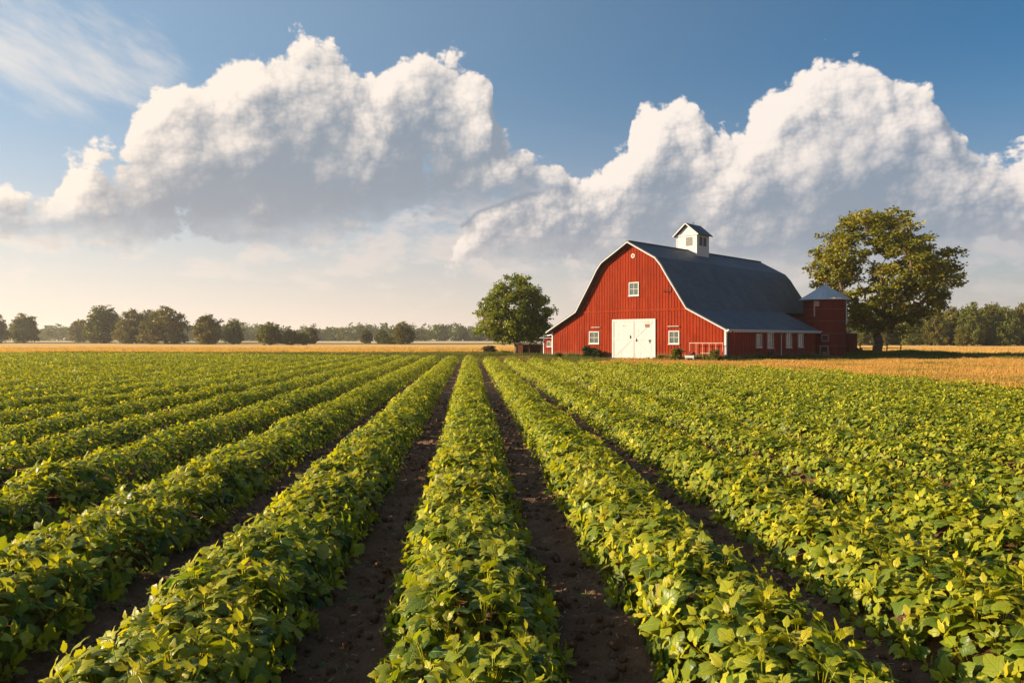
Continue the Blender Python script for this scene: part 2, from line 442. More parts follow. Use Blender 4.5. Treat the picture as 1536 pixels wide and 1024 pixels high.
def shoot(seed, leaffn, nl, size, stems):
    """one leafy shoot: whorl of leaves on petioles, young pointed ones upright in the middle.
    returns verts, faces, uv, tone per vertex (0 old .. 1 young)"""
    r = random.Random(seed*31+5); V = []; Fs = []; U = []; T = []; n = 0
    for i in range(nl):
        age = i/(nl-1)                                   # 0 outer/old .. 1 centre/young
        yaw = i*2.399+r.uniform(-.5, .5)
        pitch = -.35+age*1.15+r.uniform(-.35, .35)
        L = size*(1.12-.50*age)*r.uniform(.8, 1.15); W = L*(1.0-.42*age)
        rad = size*(.62*(1-age)+.06)*r.uniform(.7, 1.2); z = size*(.10+.60*age)+r.uniform(-.25, .25)*size
        v, f, uv = leaffn(seed*17+i)
        v = v*np.array([L, W, L])
        M = rot(np.array([yaw]), np.array([pitch]), np.array([r.uniform(-.5, .5)]))[0]
        o = np.array([math.cos(yaw)*rad, math.sin(yaw)*rad, z])
        V.append(v @ M.T+o); Fs += [tuple(q+n for q in ff) for ff in f]; U.append(uv); T.append(np.full(len(v), -1.0 if r.random() < .003 else min(1, max(0, age+r.uniform(-.3, .3))))); n += len(v)
        if stems:
            a = np.array([0, 0, -size*.9+age*size*.6]); d = o-a; s = np.cross(d, [0, 0, 1.0]); s = s/np.linalg.norm(s)*size*.022
            V.append(np.array([a-s, a+s, o+s*.7, o-s*.7])); Fs.append((n, n+1, n+2, n+3)); U.append(np.zeros((4, 2))+5); T.append(np.full(4, 1.3)); n += 4
    return np.concatenate(V), Fs, np.concatenate(U), np.concatenate(T)

LODS = [(0, 9.5, [shoot(s, leaf_hi, 10, .108, True) for s in range(14)], 74, 1.0),
        (9.5, 24, [shoot(s+50, leaf_mid, 9, .100, False) for s in range(10)], 68, 1.0),
        (24, 46, [shoot(s+90, leaf_lo, 7, .125, False) for s in range(8)], 46, 1.0),
        (46, 120, [shoot(s+120, leaf_lo, 6, .16, False) for s in range(8)], 28, 1.0)]

GREENS = np.array([(.155, .212, .009), (.31, .325, .012), (.025, .070, .012), (.58, .49, .024)])
def hump(l, s, seed):
    """height of the leaf canopy at distance l off the row's middle"""
    hw = .40+.07*(vnoise(s*1.7, s*0+seed*3.1, 3)-.5)+.05*(vnoise(s*5, s*0+seed, 5)-.5)
    t = np.clip(np.abs(l)/hw, 0, 1)
    top = .37+.12*(vnoise(s*1.9, l*2+seed*5.3, 9)-.5)+.09*(vnoise(s*4.3, l*4+seed, 11)-.5)
    return .05+(top-.05)*(1-t**3.6)**.6

def plant_row(k, cl):
    lat = k*SP; S1 = row_end(lat)
    for d0, d1, protos, dens, sc_ in LODS:
        n = int(dens*(S1-0)*1.0)
        if n < 1: continue
        ii = np.arange(n)+.5; s = ((ii/n+rng.normal(0, .5/n*3, n)) % 1.0)*S1
        # spread over the hump by arc length: more on the flanks than a flat spread would give
        q = ((ii*.6180339887+rng.normal(0, .05, n)) % 1.0)*2-1; l = np.sign(q)*(.45*np.abs(q)**.82)
        z = hump(l, s, k)*np.where(rng.random(n) < .3, rng.uniform(.55, 1, n), 1.0)
        lw = l+.06*(vnoise(s*.45, s*0+k*7.7, 51)-.5)+.03*(vnoise(s*1.6, s*0+k*3.3, 52)-.5)
        x = s*RD[0]+(lat+lw)*LD[0]; y = s*RD[1]+(lat+lw)*LD[1]
        d = np.hypot(x, y)
        keep = ((vnoise(s*1.1, l*0+k*2.9, 53) > .08) | (d < 8)) & (d >= d0) & (d < d1) & (y > 1.7) & (np.abs(x) < .72*y+5.5)
        s, l, z, x, y, d = [a[keep] for a in (s, l, z, x, y, d)]
        n = len(s)
        if not n: continue
        # flank lean: outward tilt of the shoot
        lean = np.sign(l)*np.clip(np.abs(l)/.40, 0, 1)**2*1.15
        spin = rng.uniform(0, 2*math.pi, n); sc1 = rng.uniform(.72, 1.25, n)
        cs, ss = np.cos(spin), np.sin(spin); zz = np.zeros(n); oo = np.ones(n)
        Rz = np.stack([cs, -ss, zz, ss, cs, zz, zz, zz, oo], 1).reshape(n, 3, 3)
        tw = lean+rng.normal(0, .16, n); tl = rng.normal(0, .16, n)
        ct, st = np.cos(tw), np.sin(tw)
        Rl = np.stack([ct, zz, st, zz, oo, zz, -st, zz, ct], 1).reshape(n, 3, 3)      # tip towards +X (across)
        c2, s2 = np.cos(tl), np.sin(tl)
        Rf = np.stack([oo, zz, zz, zz, c2, -s2, zz, s2, c2], 1).reshape(n, 3, 3)
        B = np.array([[LD[0], RD[0], 0], [LD[1], RD[1], 0], [0, 0, 1]])
        M = (B[None] @ Rl @ Rf @ Rz)*sc1[:, None, None]
        T = np.stack([x, y, np.maximum(z-.03, .05)], 1)
        pid = rng.integers(0, len(protos), n)
        patch = vnoise(x*.35, y*.35, 21)*.6+vnoise(x*1.3, y*1.3, 22)*.4
        for pi_, (pv, pf, uv, tone) in enumerate(protos):
            m_ = pid == pi_; c = int(m_.sum())
            if not c: continue
            a = np.clip(rng.normal(.45, .22, c)+(patch[m_]-.5)*.5, 0, 1)[:, None, None]
            t = tone[None, :, None]
            old = GREENS[2]*(1-a)+GREENS[0]*a; mid = GREENS[0]*(1-a)+GREENS[1]*a; young = GREENS[1]*(1-a)+GREENS[3]*a
            tt = np.clip(t, 0, 1)
            col = np.where(tt < .5, old*(1-tt*2)+mid*tt*2, mid*(2-tt*2)+young*(tt*2-1))
            col = np.where(t < -.5, np.array([.34, .30, .05]), col)*rng.uniform(.75, 1.2, (c, 1, 1))
            cl.scatter(pv, pf, M[m_], T[m_], col, uv)

M_crop = leafmat('crop_leaf', .36, .34, .42, vein=True)

def crop_label(k):
    if k == 0: return 'leafy green crop row running straight ahead from the bottom centre of the field'
    side = 'left' if k < 0 else 'right'; w_ = ['', 'first', 'second', 'third', 'fourth', 'fifth', 'sixth', 'seventh', 'eighth', 'ninth', 'tenth', 'eleventh', 'twelfth', 'thirteenth']
    return f'leafy green crop row, the {w_[abs(k)]} to the {side} of the middle row'

KL, KR = -12, 6
for k in range(KL, KR+1):
    cl = Cloud(); plant_row(k, cl)
    tag(link_mesh('crop_row', cl.mesh('crop_row', [M_crop])), crop_label(k), 'crop row', 'crop rows running to the horizon')
for nm, ks, lb in (('crop_foliage', range(-46, KL), 'dense green crop leaves merging into one surface on the left of the field'),
                   ('crop_foliage', range(KR+1, 12), 'dense green crop leaves merging into one surface below the barn')):
    cl = Cloud()
    for k in ks: plant_row(k, cl)
    tag(link_mesh(nm, cl.mesh(nm, [M_crop])), lb, 'crop', None, 'stuff')

# ---- soil: bedded sheet, raised under each row, fine near the camera
def soil_height(lat, s):
    ph = np.abs((lat/SP) % 1.0-.5)*2           # 0 mid furrow .. 1 under the row
    h = .02+.13*smooth(.15, .95, ph)
    h = h+.035*(vnoise(lat*6, s*6, 31)-.5)+.036*(vnoise(lat*17, s*17, 32)-.5)+.022*(vnoise(lat*40, s*40, 33)-.5)
    tyre = np.exp(-((ph-.12)/.12)**2)*.012*np.sin(s*18)
    return h+tyre
def grid_sheet(name, lats, ss, hf_, material, **kw):
    A, B_ = np.meshgrid(lats, ss); Z = hf_(A, B_)
    X = B_*RD[0]+A*LD[0]; Y = B_*RD[1]+A*LD[1]
    nx, ny = len(lats), len(ss)
    V = np.stack([X, Y, Z], -1).reshape(-1, 3)
    i = np.arange(ny-1)[:, None]*nx+np.arange(nx-1)[None, :]
    Fq = np.stack([i, i+1, i+nx+1, i+nx], -1).reshape(-1, 4)
    me = bpy.data.meshes.new(name); me.vertices.add(len(V)); me.vertices.foreach_set('co', V.ravel())
    me.loops.add(Fq.size); me.loops.foreach_set('vertex_index', Fq.ravel().astype(np.int32))
    me.polygons.add(len(Fq)); me.polygons.foreach_set('loop_start', (np.arange(len(Fq))*4).astype(np.int32))
    me.polygons.foreach_set('use_smooth', np.ones(len(Fq), bool))
    me.materials.append(material); me.update(calc_edges=True)
    return tag(link_mesh(name, me), **kw)

def soil_extra(N, tc, c):
    a = N.noise(tc, 2.2, 7, .65).outputs[0]; b = N.noise(tc, 38, 4, .7).outputs[0]
    c = N.mix(N.mr(a, .40, .70), c, (.19, .11, .065))
    c = N.mix(N.m('MULTIPLY', N.mr(b, .58, .76), .55), c, (.28, .19, .13))
    return c
M_soil = mat('soil', (.135, .070, .036), .92, (45, 1.0, .035), .15, var=.25, vscale=6, extra=soil_extra)
near_l = np.arange(-9.5, 9.5, .028); near_s = np.concatenate([np.arange(1.0, 8, .03), np.arange(8, 15, .06)])
# stays below the far sheet's edge: near patch is proud of it by 4 mm
grid_sheet('soil', near_l, near_s, lambda l, s: soil_height(l, s)+.004, M_soil, kind='structure')
lat_f = np.concatenate([np.arange(-70, -12, .36), np.arange(-12, 12, .12), np.arange(12, RIGHT_LAT, .24)])
def far_soil(l, s):
    z = soil_height(l, s)*np.where((np.abs(l) < 12), 1, .8)
    inner = (np.abs(l) < 9.2) & (s < 14.7)
    return np.where(inner, -.06, z)
S_f = np.arange(-6, 84, .4)
o = grid_sheet('soil', lat_f, S_f, far_soil, M_soil, kind='structure')
# trim the far sheet to the field's outline
me = o.data; nv = len(me.vertices); co = np.empty(nv*3, np.float32); me.vertices.foreach_get('co', co); co = co.reshape(-1, 3)
out = co[:, 1] > far_limit(co[:, 0])-.2; co[out, 2] = -.12; me.vertices.foreach_set('co', co.ravel()); me.update()

# ---- loose things on the furrow floor: straw bits and clods
def bits(n, protos, mk):
    pass
fur = []
cl = Cloud()
pv = np.array([(-.5, -.04, 0), (.5, -.04, .05), (.5, .04, .05), (-.5, .04, 0)])
for rep in range(2):
    n = 9000
    k = rng.integers(-5, 5, n)+.5; l = k*SP+rng.normal(0, .17, n); s = 1.5+30*rng.random(n)**1.7
    keep = np.abs(l*LD[0]+s*RD[0]) < .72*s+2
    l, s = l[keep], s[keep]; n = len(l)
    x = s*RD[0]+l*LD[0]; y = s*RD[1]+l*LD[1]
    T = np.stack([x, y, soil_height(l, s)+.012], 1)
    L = rng.uniform(.015, .07, n) if rep == 0 else rng.uniform(.008, .02, n)
    W = rng.uniform(.02, .06, n) if rep == 0 else L*8
    M = rot(rng.uniform(0, 6.28, n), rng.normal(0, .25, n), rng.normal(0, .4, n))*np.stack([L, W, L], 1)[:, None, :]
    col = np.array([(.42, .33, .20)])*rng.uniform(.35, 1.0, (n, 1)) if rep == 0 else np.array([(.30, .27, .22)])*rng.uniform(.2, .9, (n, 1))
    cl.scatter(pv, [(0, 1, 2, 3)], M, T, col)
M_straw = leafmat('straw_bits', .15, .2, .7)
tag(link_mesh('straw_litter', cl.mesh('straw_litter', [M_straw])), 'pale straw bits and chips scattered over the dark furrow soil', 'litter', None, 'stuff')
cl = Cloud()
ph = (1+5**.5)/2
iv = np.array([(-1, ph, 0), (1, ph, 0), (-1, -ph, 0), (1, -ph, 0), (0, -1, ph), (0, 1, ph), (0, -1, -ph), (0, 1, -ph), (ph, 0, -1), (ph, 0, 1), (-ph, 0, -1), (-ph, 0, 1)])/1.9
ifc = [(0,11,5),(0,5,1),(0,1,7),(0,7,10),(0,10,11),(1,5,9),(5,11,4),(11,10,2),(10,7,6),(7,1,8),(3,9,4),(3,4,2),(3,2,6),(3,6,8),(3,8,9),(4,9,5),(2,4,11),(6,2,10),(8,6,7),(9,8,1)]
for v_ in range(5):
    n = 2600; pvv = iv*rng.uniform(.65, 1.2, (12, 1))
    k = rng.integers(-4, 4, n)+.5; l = k*SP+rng.normal(0, .2, n); s = 1.5+20*rng.random(n)**1.6
    x = s*RD[0]+l*LD[0]; y = s*RD[1]+l*LD[1]
    r_ = .007+.034*rng.random(n)**3
    M = rot(rng.uniform(0, 6.28, n), rng.uniform(0, 6.28, n), rng.uniform(0, 6.28, n))*r_[:, None, None]
    T = np.stack([x, y, soil_height(l, s)+r_*.3], 1)
    cl.scatter(pvv, ifc, M, T, np.ones((n, 3)))
tag(link_mesh('soil_clods', cl.mesh('soil_clods', [M_soil], smooth=False)), 'dark crumbly soil clods lying along the furrows', 'soil clods', None, 'stuff')
# ------------------------------------------------------------------ ground, stubble and far fields
def sheet(name, poly, z, material, **kw):
    me = bpy.data.meshes.new(name); me.from_pydata([(x, y, z) for x, y in poly], [], [tuple(range(len(poly)))]); me.update()
    me.materials.append(material)
    return tag(link_mesh(name, me), **kw)
def grass_extra(colA, colB, colC, sx=1.0, sy=1.0):
    def ex(N, tc, c):
        q = N.vm('MULTIPLY', tc, (sx, sy, 1))
        a = N.noise(q, .09, 5, .6).outputs[0]; b = N.noise(q, .8, 6, .65).outputs[0]; d = N.noise(tc, 9, 4, .7).outputs[0]
        c = N.mix(N.mr(a, .38, .62), colA, colB)
        c = N.mix(N.mr(b, .48, .70), c, colC)
        return N.mix(N.m('MULTIPLY', N.mr(d, .4, .8), .5), c, tuple(v*1.4 for v in colB))
    return ex
M_ground = mat('verge', (.10, .09, .03), .95, (14, .6, .05), .1, extra=grass_extra((.075, .085, .022), (.17, .12, .045), (.055, .070, .018)))
M_gold = mat('gold_field', (.4, .24, .07), .95, (6, .8, .10), .1, extra=grass_extra((.54, .32, .11), (.60, .39, .14), (.48, .27, .085), .35, 1.0))
M_gold2 = mat('dry_grass', (.4, .24, .07), .95, (12, .8, .06), .1, extra=grass_extra((.40, .23, .07), (.46, .28, .09), (.25, .17, .04)))
M_pale = mat('pale_field', (.5, .4, .24), .95, None, .1, extra=grass_extra((.46, .36, .20), (.52, .42, .26), (.38, .30, .14), .2, 1.0))
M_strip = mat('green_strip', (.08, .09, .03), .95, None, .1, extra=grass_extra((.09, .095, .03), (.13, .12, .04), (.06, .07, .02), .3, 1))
sheet('ground', [(-1500, -60), (1500, -60), (1500, 2200), (-1500, 2200)], 0.0, M_ground, kind='structure')
wob = [(x, 93+2.0*math.sin(x*.021)+1.2*math.sin(x*.09+1)) for x in np.linspace(-260, 36, 60)]
sheet('gold_field', wob+[(44, 88), (60, 84), (400, 84), (400, 262), (150, 262), (60, 240), (-40, 232), (-90, 262), (-300, 300)], .004, M_gold, kind='structure')
sheet('pale_field', [(-1400, 420), (-200, 395), (-60, 300), (60, 320), (500, 270), (1400, 290), (1400, 1500), (-1400, 1500)], .008, M_pale, kind='structure')
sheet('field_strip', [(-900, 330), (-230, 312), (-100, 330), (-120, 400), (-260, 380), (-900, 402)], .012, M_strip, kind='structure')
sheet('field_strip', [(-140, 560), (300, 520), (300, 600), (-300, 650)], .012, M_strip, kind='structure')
# dry grass between the crop and the barn, running out to the right
dg = [(4.5, 50.5), (8.5, 44.2), (12.5, 40.2), (15.2, 34), (16.8, 31.5), (17.3, 12), (60, 10), (90, 60), (75, 64), (50, 62.5), (38, 63.5), (26, 61.5), (18.5, 56.3), (15, 57.5), (9, 61)]
sheet('dry_grass_verge', dg, .004, M_gold2, kind='structure')
# trodden earth in front of the barn doors
M_dirt = mat('trodden_earth', (.30, .19, .11), .95, (20, .6, .03), .1, var=.2, vscale=3)
q0 = Vector((10.62, 65.78)); ux = Vector((.7071, -.7071)); vx = Vector((.7071, .7071))
def B2(u, v): p = q0+ux*u+vx*v; return (p.x, p.y)
sheet('trodden_earth', [B2(*p) for p in [(-2.6, .1), (-2.9, -1.4), (-1.8, -2.3), (.3, -2.7), (2.6, -2.2), (3.9, -1.2), (3.4, .1)]], .009, M_dirt, kind='structure')

M_grass = leafmat('grass_blades', .35, .15, .7)
def tuft(seed, n=6, lean=.5):
    r = random.Random(seed); V = []; Fs = []; k = 0
    for i in range(n):
        a = r.uniform(0, 6.28); l = r.uniform(.1, lean); h = r.uniform(.6, 1.0); w_ = r.uniform(.02, .05)
        bx, by = r.uniform(-.18, .18), r.uniform(-.18, .18); ca, sa = math.cos(a), math.sin(a)
        V += [(bx-sa*w_, by+ca*w_, 0), (bx+sa*w_, by-ca*w_, 0), (bx+ca*l*.4+sa*w_*.7, by+sa*l*.4-ca*w_*.7, h*.6), (bx+ca*l*.4-sa*w_*.7, by+sa*l*.4+ca*w_*.7, h*.6), (bx+ca*l, by+sa*l, h)]
        Fs += [(k, k+1, k+2, k+3), (k+3, k+2, k+4)]; k += 5
    return np.array(V), Fs
TUFTS = [tuft(s) for s in range(6)]
def inpoly(x, y, poly):
    c = np.zeros(len(x), bool); n = len(poly)
    for i in range(n):
        x0, y0 = poly[i]; x1, y1 = poly[(i+1) % n]
        if y0 == y1: continue
        m_ = ((y0 > y) != (y1 > y)) & (x < (x1-x0)*(y-y0)/(y1-y0)+x0); c ^= m_
    return c
def grass(cl, n, poly, h0, h1, colf, wide=1.0, excl=()):
    P_ = np.array(poly); lo, hi = P_.min(0), P_.max(0)
    x = rng.uniform(lo[0], hi[0], n); y = rng.uniform(lo[1], hi[1], n)
    k = inpoly(x, y, poly) & (np.abs(x) < .74*y+4)
    for e in excl: k &= ~inpoly(x, y, e)
    x, y = x[k], y[k]; n = len(x)
    h = rng.uniform(h0, h1, n)*(.6+.8*vnoise(x*.7, y*.7, 41)); col = colf(x, y, n)
    pid = rng.integers(0, 6, n)
    for i in range(6):
        m_ = pid == i; c = int(m_.sum())
        if not c: continue
        M = rot(rng.uniform(0, 6.28, c), np.zeros(c), np.zeros(c))*np.stack([h[m_]*wide, h[m_]*wide, h[m_]], 1)[:, None, :]
        cl.scatter(TUFTS[i][0], TUFTS[i][1], M, np.stack([x[m_], y[m_], np.zeros(c)], 1), col[m_])
def gcol(a, b, g, green=.2, s=.35):
    def f(x, y, n):
        t = rng.random((n, 1)); c = np.array(a)*(1-t)+np.array(b)*t
        k = (smooth(1-green-.25, 1-green+.2, vnoise(x*s, y*s, 43)*.7+rng.random(n)*.3))[:, None]
        return c*(1-k)+np.array(g)*k*rng.uniform(.7, 1.3, (n, 1))
    return f
BARN_FOOT = [B2(*p) for p in [(-9.5, 0), (9.5, 0), (9.5, 17.6), (6.1, 17.6), (6.1, 24.6), (-9.5, 24.6)]]
DOORWAY = [B2(*p) for p in [(-2.6, .2), (-2.8, -1.5), (0, -2.6), (3.4, -1.4), (3.3, .2)]]
cl = Cloud()
gold_c = gcol((.55, .33, .10), (.40, .24, .07), (.14, .15, .03), .25)
grass(cl, 150000, dg, .10, .26, gold_c, 1.3, (DOORWAY,))
tag(link_mesh('dry_grass', cl.mesh('dry_grass', [M_grass])), 'straw coloured dry grass between the crop and the red barn', 'grass', None, 'stuff')
cl = Cloud()
green_c = gcol((.075, .105, .022), (.12, .13, .03), (.26, .17, .055), .25)
yard = [(-60, 76), (-25, 69), (-2, 58), (4.5, 51), (9, 61), (15, 57.5), (18.5, 56.5), (26, 61.5), (38, 63.5), (50, 62.5), (75, 64), (85, 84), (44, 88), (36, 92), (-60, 93)]
grass(cl, 110000, yard, .10, .30, green_c, 1.3, (BARN_FOOT, DOORWAY))
# longer weeds at the foot of the walls
for a_, b_, n_ in (((-9.6, -.5), (-2.6, -.05), 900), ((3.2, -.6), (9.7, -.05), 1300), ((9.45, 0), (10.2, 17.4), 1500)):
    poly = [B2(a_[0], a_[1]), B2(b_[0], a_[1]), B2(b_[0], b_[1]), B2(a_[0], b_[1])]
    grass(cl, n_*6, poly, .22, .55, green_c, .8)
grass(cl, 30000, [(33, 72), (46, 75), (46, 82), (33, 81)], .25, .6, green_c, .8)
grass(cl, 9000, [(-8, 74), (6, 74), (6, 83), (-8, 83)], .2, .5, green_c, .8)
tag(link_mesh('verge_grass', cl.mesh('verge_grass', [M_grass])), 'green grass and weeds growing along the foot of the barn and under the trees', 'grass', None, 'stuff')
cl = Cloud()
gf = wob+[(44, 88), (60, 84), (125, 84), (125, 130), (-125, 130)]
grass(cl, 120000, gf, .28, .46, gcol((.58, .38, .13), (.48, .30, .10), (.25, .2, .06), .1, .1), 1.8)
tag(link_mesh('golden_stubble', cl.mesh('golden_stubble', [M_grass])), 'golden ripe cereal growing in the flat field beyond the crop rows', 'cereal crop', None, 'stuff')
# ------------------------------------------------------------------ the barn
RED = (.215, .021, .004)
M_red = mat('red_boards', RED, .8, (30, .5, .01), .08, var=.12, extra=boards(RED, 0))
M_red_side = mat('red_boards_side', RED, .75, (30, .5, .01), .2, var=.12, extra=boards(RED, 1))
M_white = mat('white_paint', (.42, .43, .445), .55, (25, .3, .006), .3, var=.04)
def door_ex(N, tc, c):
    g_ = N.noise(N.vm('MULTIPLY', tc, (2, 2, .8)), 1.4, 6, .65).outputs[0]
    zz = N.sep(tc)[2]
    c = N.mix(N.m('MULTIPLY', N.mr(g_, .48, .72), .5), c, (.26, .23, .20))
    return N.mix(N.m('MULTIPLY', N.mr(N.m('ADD', zz, N.m('MULTIPLY', g_, .5)), .2, .7, 1.0, 0.0), .3), c, (.40, .32, .25))
M_door = mat('door_paint', (.40, .40, .415), .55, (25, .3, .006), .3, var=.04, extra=door_ex)
def shingle(N, tc, c):
    s = N.sep(tc); row = N.m('FLOOR', N.m('MULTIPLY', s[2], 5.0))
    k = N.new('ShaderNodeTexWhiteNoise', noise_dimensions='2D')
    N.put(k.inputs['Vector'], N.comb(N.m('FLOOR', N.m('MULTIPLY', N.m('ADD', s[1], N.m('MULTIPLY', row, .37)), 1.6)), row))
    c = N.mix(N.m('MULTIPLY', k.outputs['Value'], .45), c, (.030, .036, .048))
    p = N.noise(tc, .35, 6, .6).outputs[0]
    c = N.mix(N.m('MULTIPLY', N.mr(p, .45, .7), .5), c, (.085, .095, .11))
    st = N.noise(N.vm('MULTIPLY', tc, (.6, 2.2, .25)), 1, 5, .6).outputs[0]
    c = N.mix(N.m('MULTIPLY', N.mr(st, .48, .72), .5), c, (.030, .034, .042))
    ru = N.noise(N.vm('MULTIPLY', tc, (.9, 1.4, .5)), 1.3, 6, .7).outputs[0]
    return N.mix(N.m('MULTIPLY', N.mr(ru, .60, .74), .45), c, (.12, .095, .075))
M_roof = mat('roof_shingle', (.064, .080, .097), .62, (9, .5, .03), .45, var=.12, extra=shingle)
M_metal = mat('grey_metal', (.42, .45, .48), .45, (12, .2, .01), .5, metal=.5, var=.12)
M_dark = mat('dark_iron', (.03, .025, .022), .6, None, .4)
M_glass = mat('window_glass', (.055, .075, .065), .12, (1.5, .12, .05), .9, var=.3, vscale=1.5)
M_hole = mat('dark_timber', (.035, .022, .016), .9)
M_wood = mat('old_wood', (.20, .12, .07), .85, (30, .5, .01), .2, var=.3, vscale=4)
M_stone = mat('foundation', (.30, .26, .21), .9, (10, .6, .03), .2, var=.2)

barn = tag(empty('barn', (10.62, 65.78, 0), math.radians(-45)), 'large red gambrel barn with white double doors, dark roof and white cupola', 'barn')
PR = [(0, 10.4), (2.9, 8.78), (3.45, 8.15), (4.1, 7.12), (5.96, 4.33)]
LEAN = [(5.96, 4.33), (9.78, 2.40)]
W2 = 9.4
def roofz(u):
    a = abs(u); P_ = PR+[LEAN[1]]
    return float(np.interp(a, [p[0] for p in P_], [p[1] for p in P_]))
# walls: front, sides, rear
b = MB(); eav = roofz(W2)-.10
us = sorted(set([-W2, W2]+[s*p[0] for p in PR for s in (-1, 1)]))
front = [(u, roofz(u)-.12) for u in us]
def wallprof(u0, u1): return [(u1, .18), (u0, .18)]+[(u0, roofz(u0)-.12)]+[(u, roofz(u)-.12) for u in us if u0 < u < u1]+[(u1, roofz(u1)-.12)]
b.prism(wallprof(-W2, W2), 'y', 0, .22)
b.prism(wallprof(-W2, 5.96), 'y', 24.3, 24.5)
b.box(-W2, -W2+.2, .22, 24.3, .18, eav)
# battens on the front
u = -W2+.15
while u < W2-.1:
    zt = roofz(u)-.14
    # stop and start round the openings so nothing lies across them
    spans = [(.18, zt)]
    for (a0, a1, z0, z1) in ((-1.98, 2.72, 0, 3.56), (-4.85, -3.38, 1.22, 2.60), (-.22, 1.05, 5.55, 6.92), (3.92, 5.20, 1.26, 2.58)):
        if a0 < u < a1:
            ns = []
            for s0, s1 in spans:
                if z1 <= s0 or z0 >= s1: ns.append((s0, s1)); continue
                if z0 > s0: ns.append((s0, z0))
                if z1 < s1: ns.append((z1, s1))
            spans = ns
    for s0, s1 in spans:
        if s1-s0 > .05:
            for t0, t1 in ((s0, min(s1, 4.20)), (max(s0, 4.40), s1)):
                if t1-t0 > .05: b.box(u-.028, u+.028, -.028, -.001, t0, t1)
    u += .30
b.box(-5.9, 5.9, -.045, -.002, 4.22, 4.38)
b.build('wall', M_red, barn)
b = MB(); b.box(W2-.2, W2, .22, 17.2, .18, eav); b.box(5.96, W2, 17.2, 17.4, .18, roofz(W2)-.12)
b.prism([(5.96, roofz(W2)-.12), (W2-.0, roofz(W2)-.12), (5.96, 4.2)], 'y', 17.2, 17.4)
v = .35
WN = [(5.2, 5.98, 1.15, 2.12), (7.25, 8.2, 1.08, 2.26), (10.95, 11.9, 1.08, 2.26), (13.5, 14.4, 1.10, 2.22)]
while v < 17.2:
    spans = [(.18, eav)]
    for (a0, a1, z0, z1) in WN+[(7.3, 8.3, .0, .72)]:
        if a0-.14 < v < a1+.14:
            ns = []
            for s0, s1 in spans:
                if z1+.12 <= s0 or z0-.12 >= s1: ns.append((s0, s1)); continue
                if z0-.12 > s0: ns.append((s0, z0-.12))
                if z1+.12 < s1: ns.append((z1+.12, s1))
            spans = ns
    for s0, s1 in spans: b.box(W2+.001, W2+.028, v-.028, v+.028, s0, s1)
    v += .30
b.box(5.76, 5.96, 17.4, 24.3, .18, 4.1)
b.build('side_wall', M_red_side, barn)
MB().box(-W2+.03, W2-.03, .03, 17.3, -.2, .178).box(-W2+.03, 5.9, 17.3, 24.4, -.2, .178).build('foundation', M_stone, barn)
# roof slabs
def slab(pts, th, y0, y1, mi=0, mb=None):
    mb = mb or MB(); up = []
    for i, p in enumerate(pts):
        a = Vector(pts[max(i-1, 0)]); c = Vector(pts[min(i+1, len(pts)-1)]); d = (c-a).normalized(); nrm = Vector((-d.y, d.x))
        if nrm.y < 0: nrm = -nrm
        up.append(tuple(Vector(p)+nrm*th))
    n = len(pts)
    for i in range(n-1):
        q = [pts[i], pts[i+1], up[i+1], up[i]]
        mb.prism(q if q[0][0] < q[1][0] else q[::-1], 'y', y0, y1, mi)
    return mb
PL = [(-x, z) for x, z in reversed(PR)]
sl_ = MB(); slab([(-9.78, 2.40), (-5.96, 4.33)]+PL[1:-1]+[(0, 10.4)]+PR[1:-1]+[(5.96, 4.33)], .13, -.48, 24.85, mb=sl_)
slab(LEAN, .125, -.478, 17.75, mb=sl_)
sl_.box(-.16, .16, -.49, 24.86, 10.50, 10.58)
rf = sl_.build('roof', M_roof, barn)
# white rake boards along the front gable and white eave boards
fb_ = MB()
prof = [(-9.80, 2.36), (-5.98, 4.29)]+[(-x, z-.04) for x, z in reversed(PR[1:-1])]+[(0, 10.37)]+[(x, z-.04) for x, z in PR[1:-1]]+[(5.98, 4.29), (9.80, 2.36)]
slab(prof, .085, -.525, -.483, mb=fb_)
fb_.build('rake_board', M_white, barn)
MB().box(9.76, 9.80, -.48, 17.76, 2.34, 2.56).box(9.80, 9.90, -.48, 17.76, 2.45, 2.56).build('gutter', M_white, barn)
MB().box(-9.80, -9.76, -.48, 24.8, 2.34, 2.50).build('gutter', M_white, barn)
MB().box(W2-.14, W2+.032, -.05, -.002, .1, eav-.02).box(W2+.002, W2+.034, -.002, .14, .1, eav-.02).build('corner_board', M_white, barn)
MB().box(-W2-.03, -W2+.12, -.05, -.002, .1, eav-.02).build('corner_board', M_white, barn)
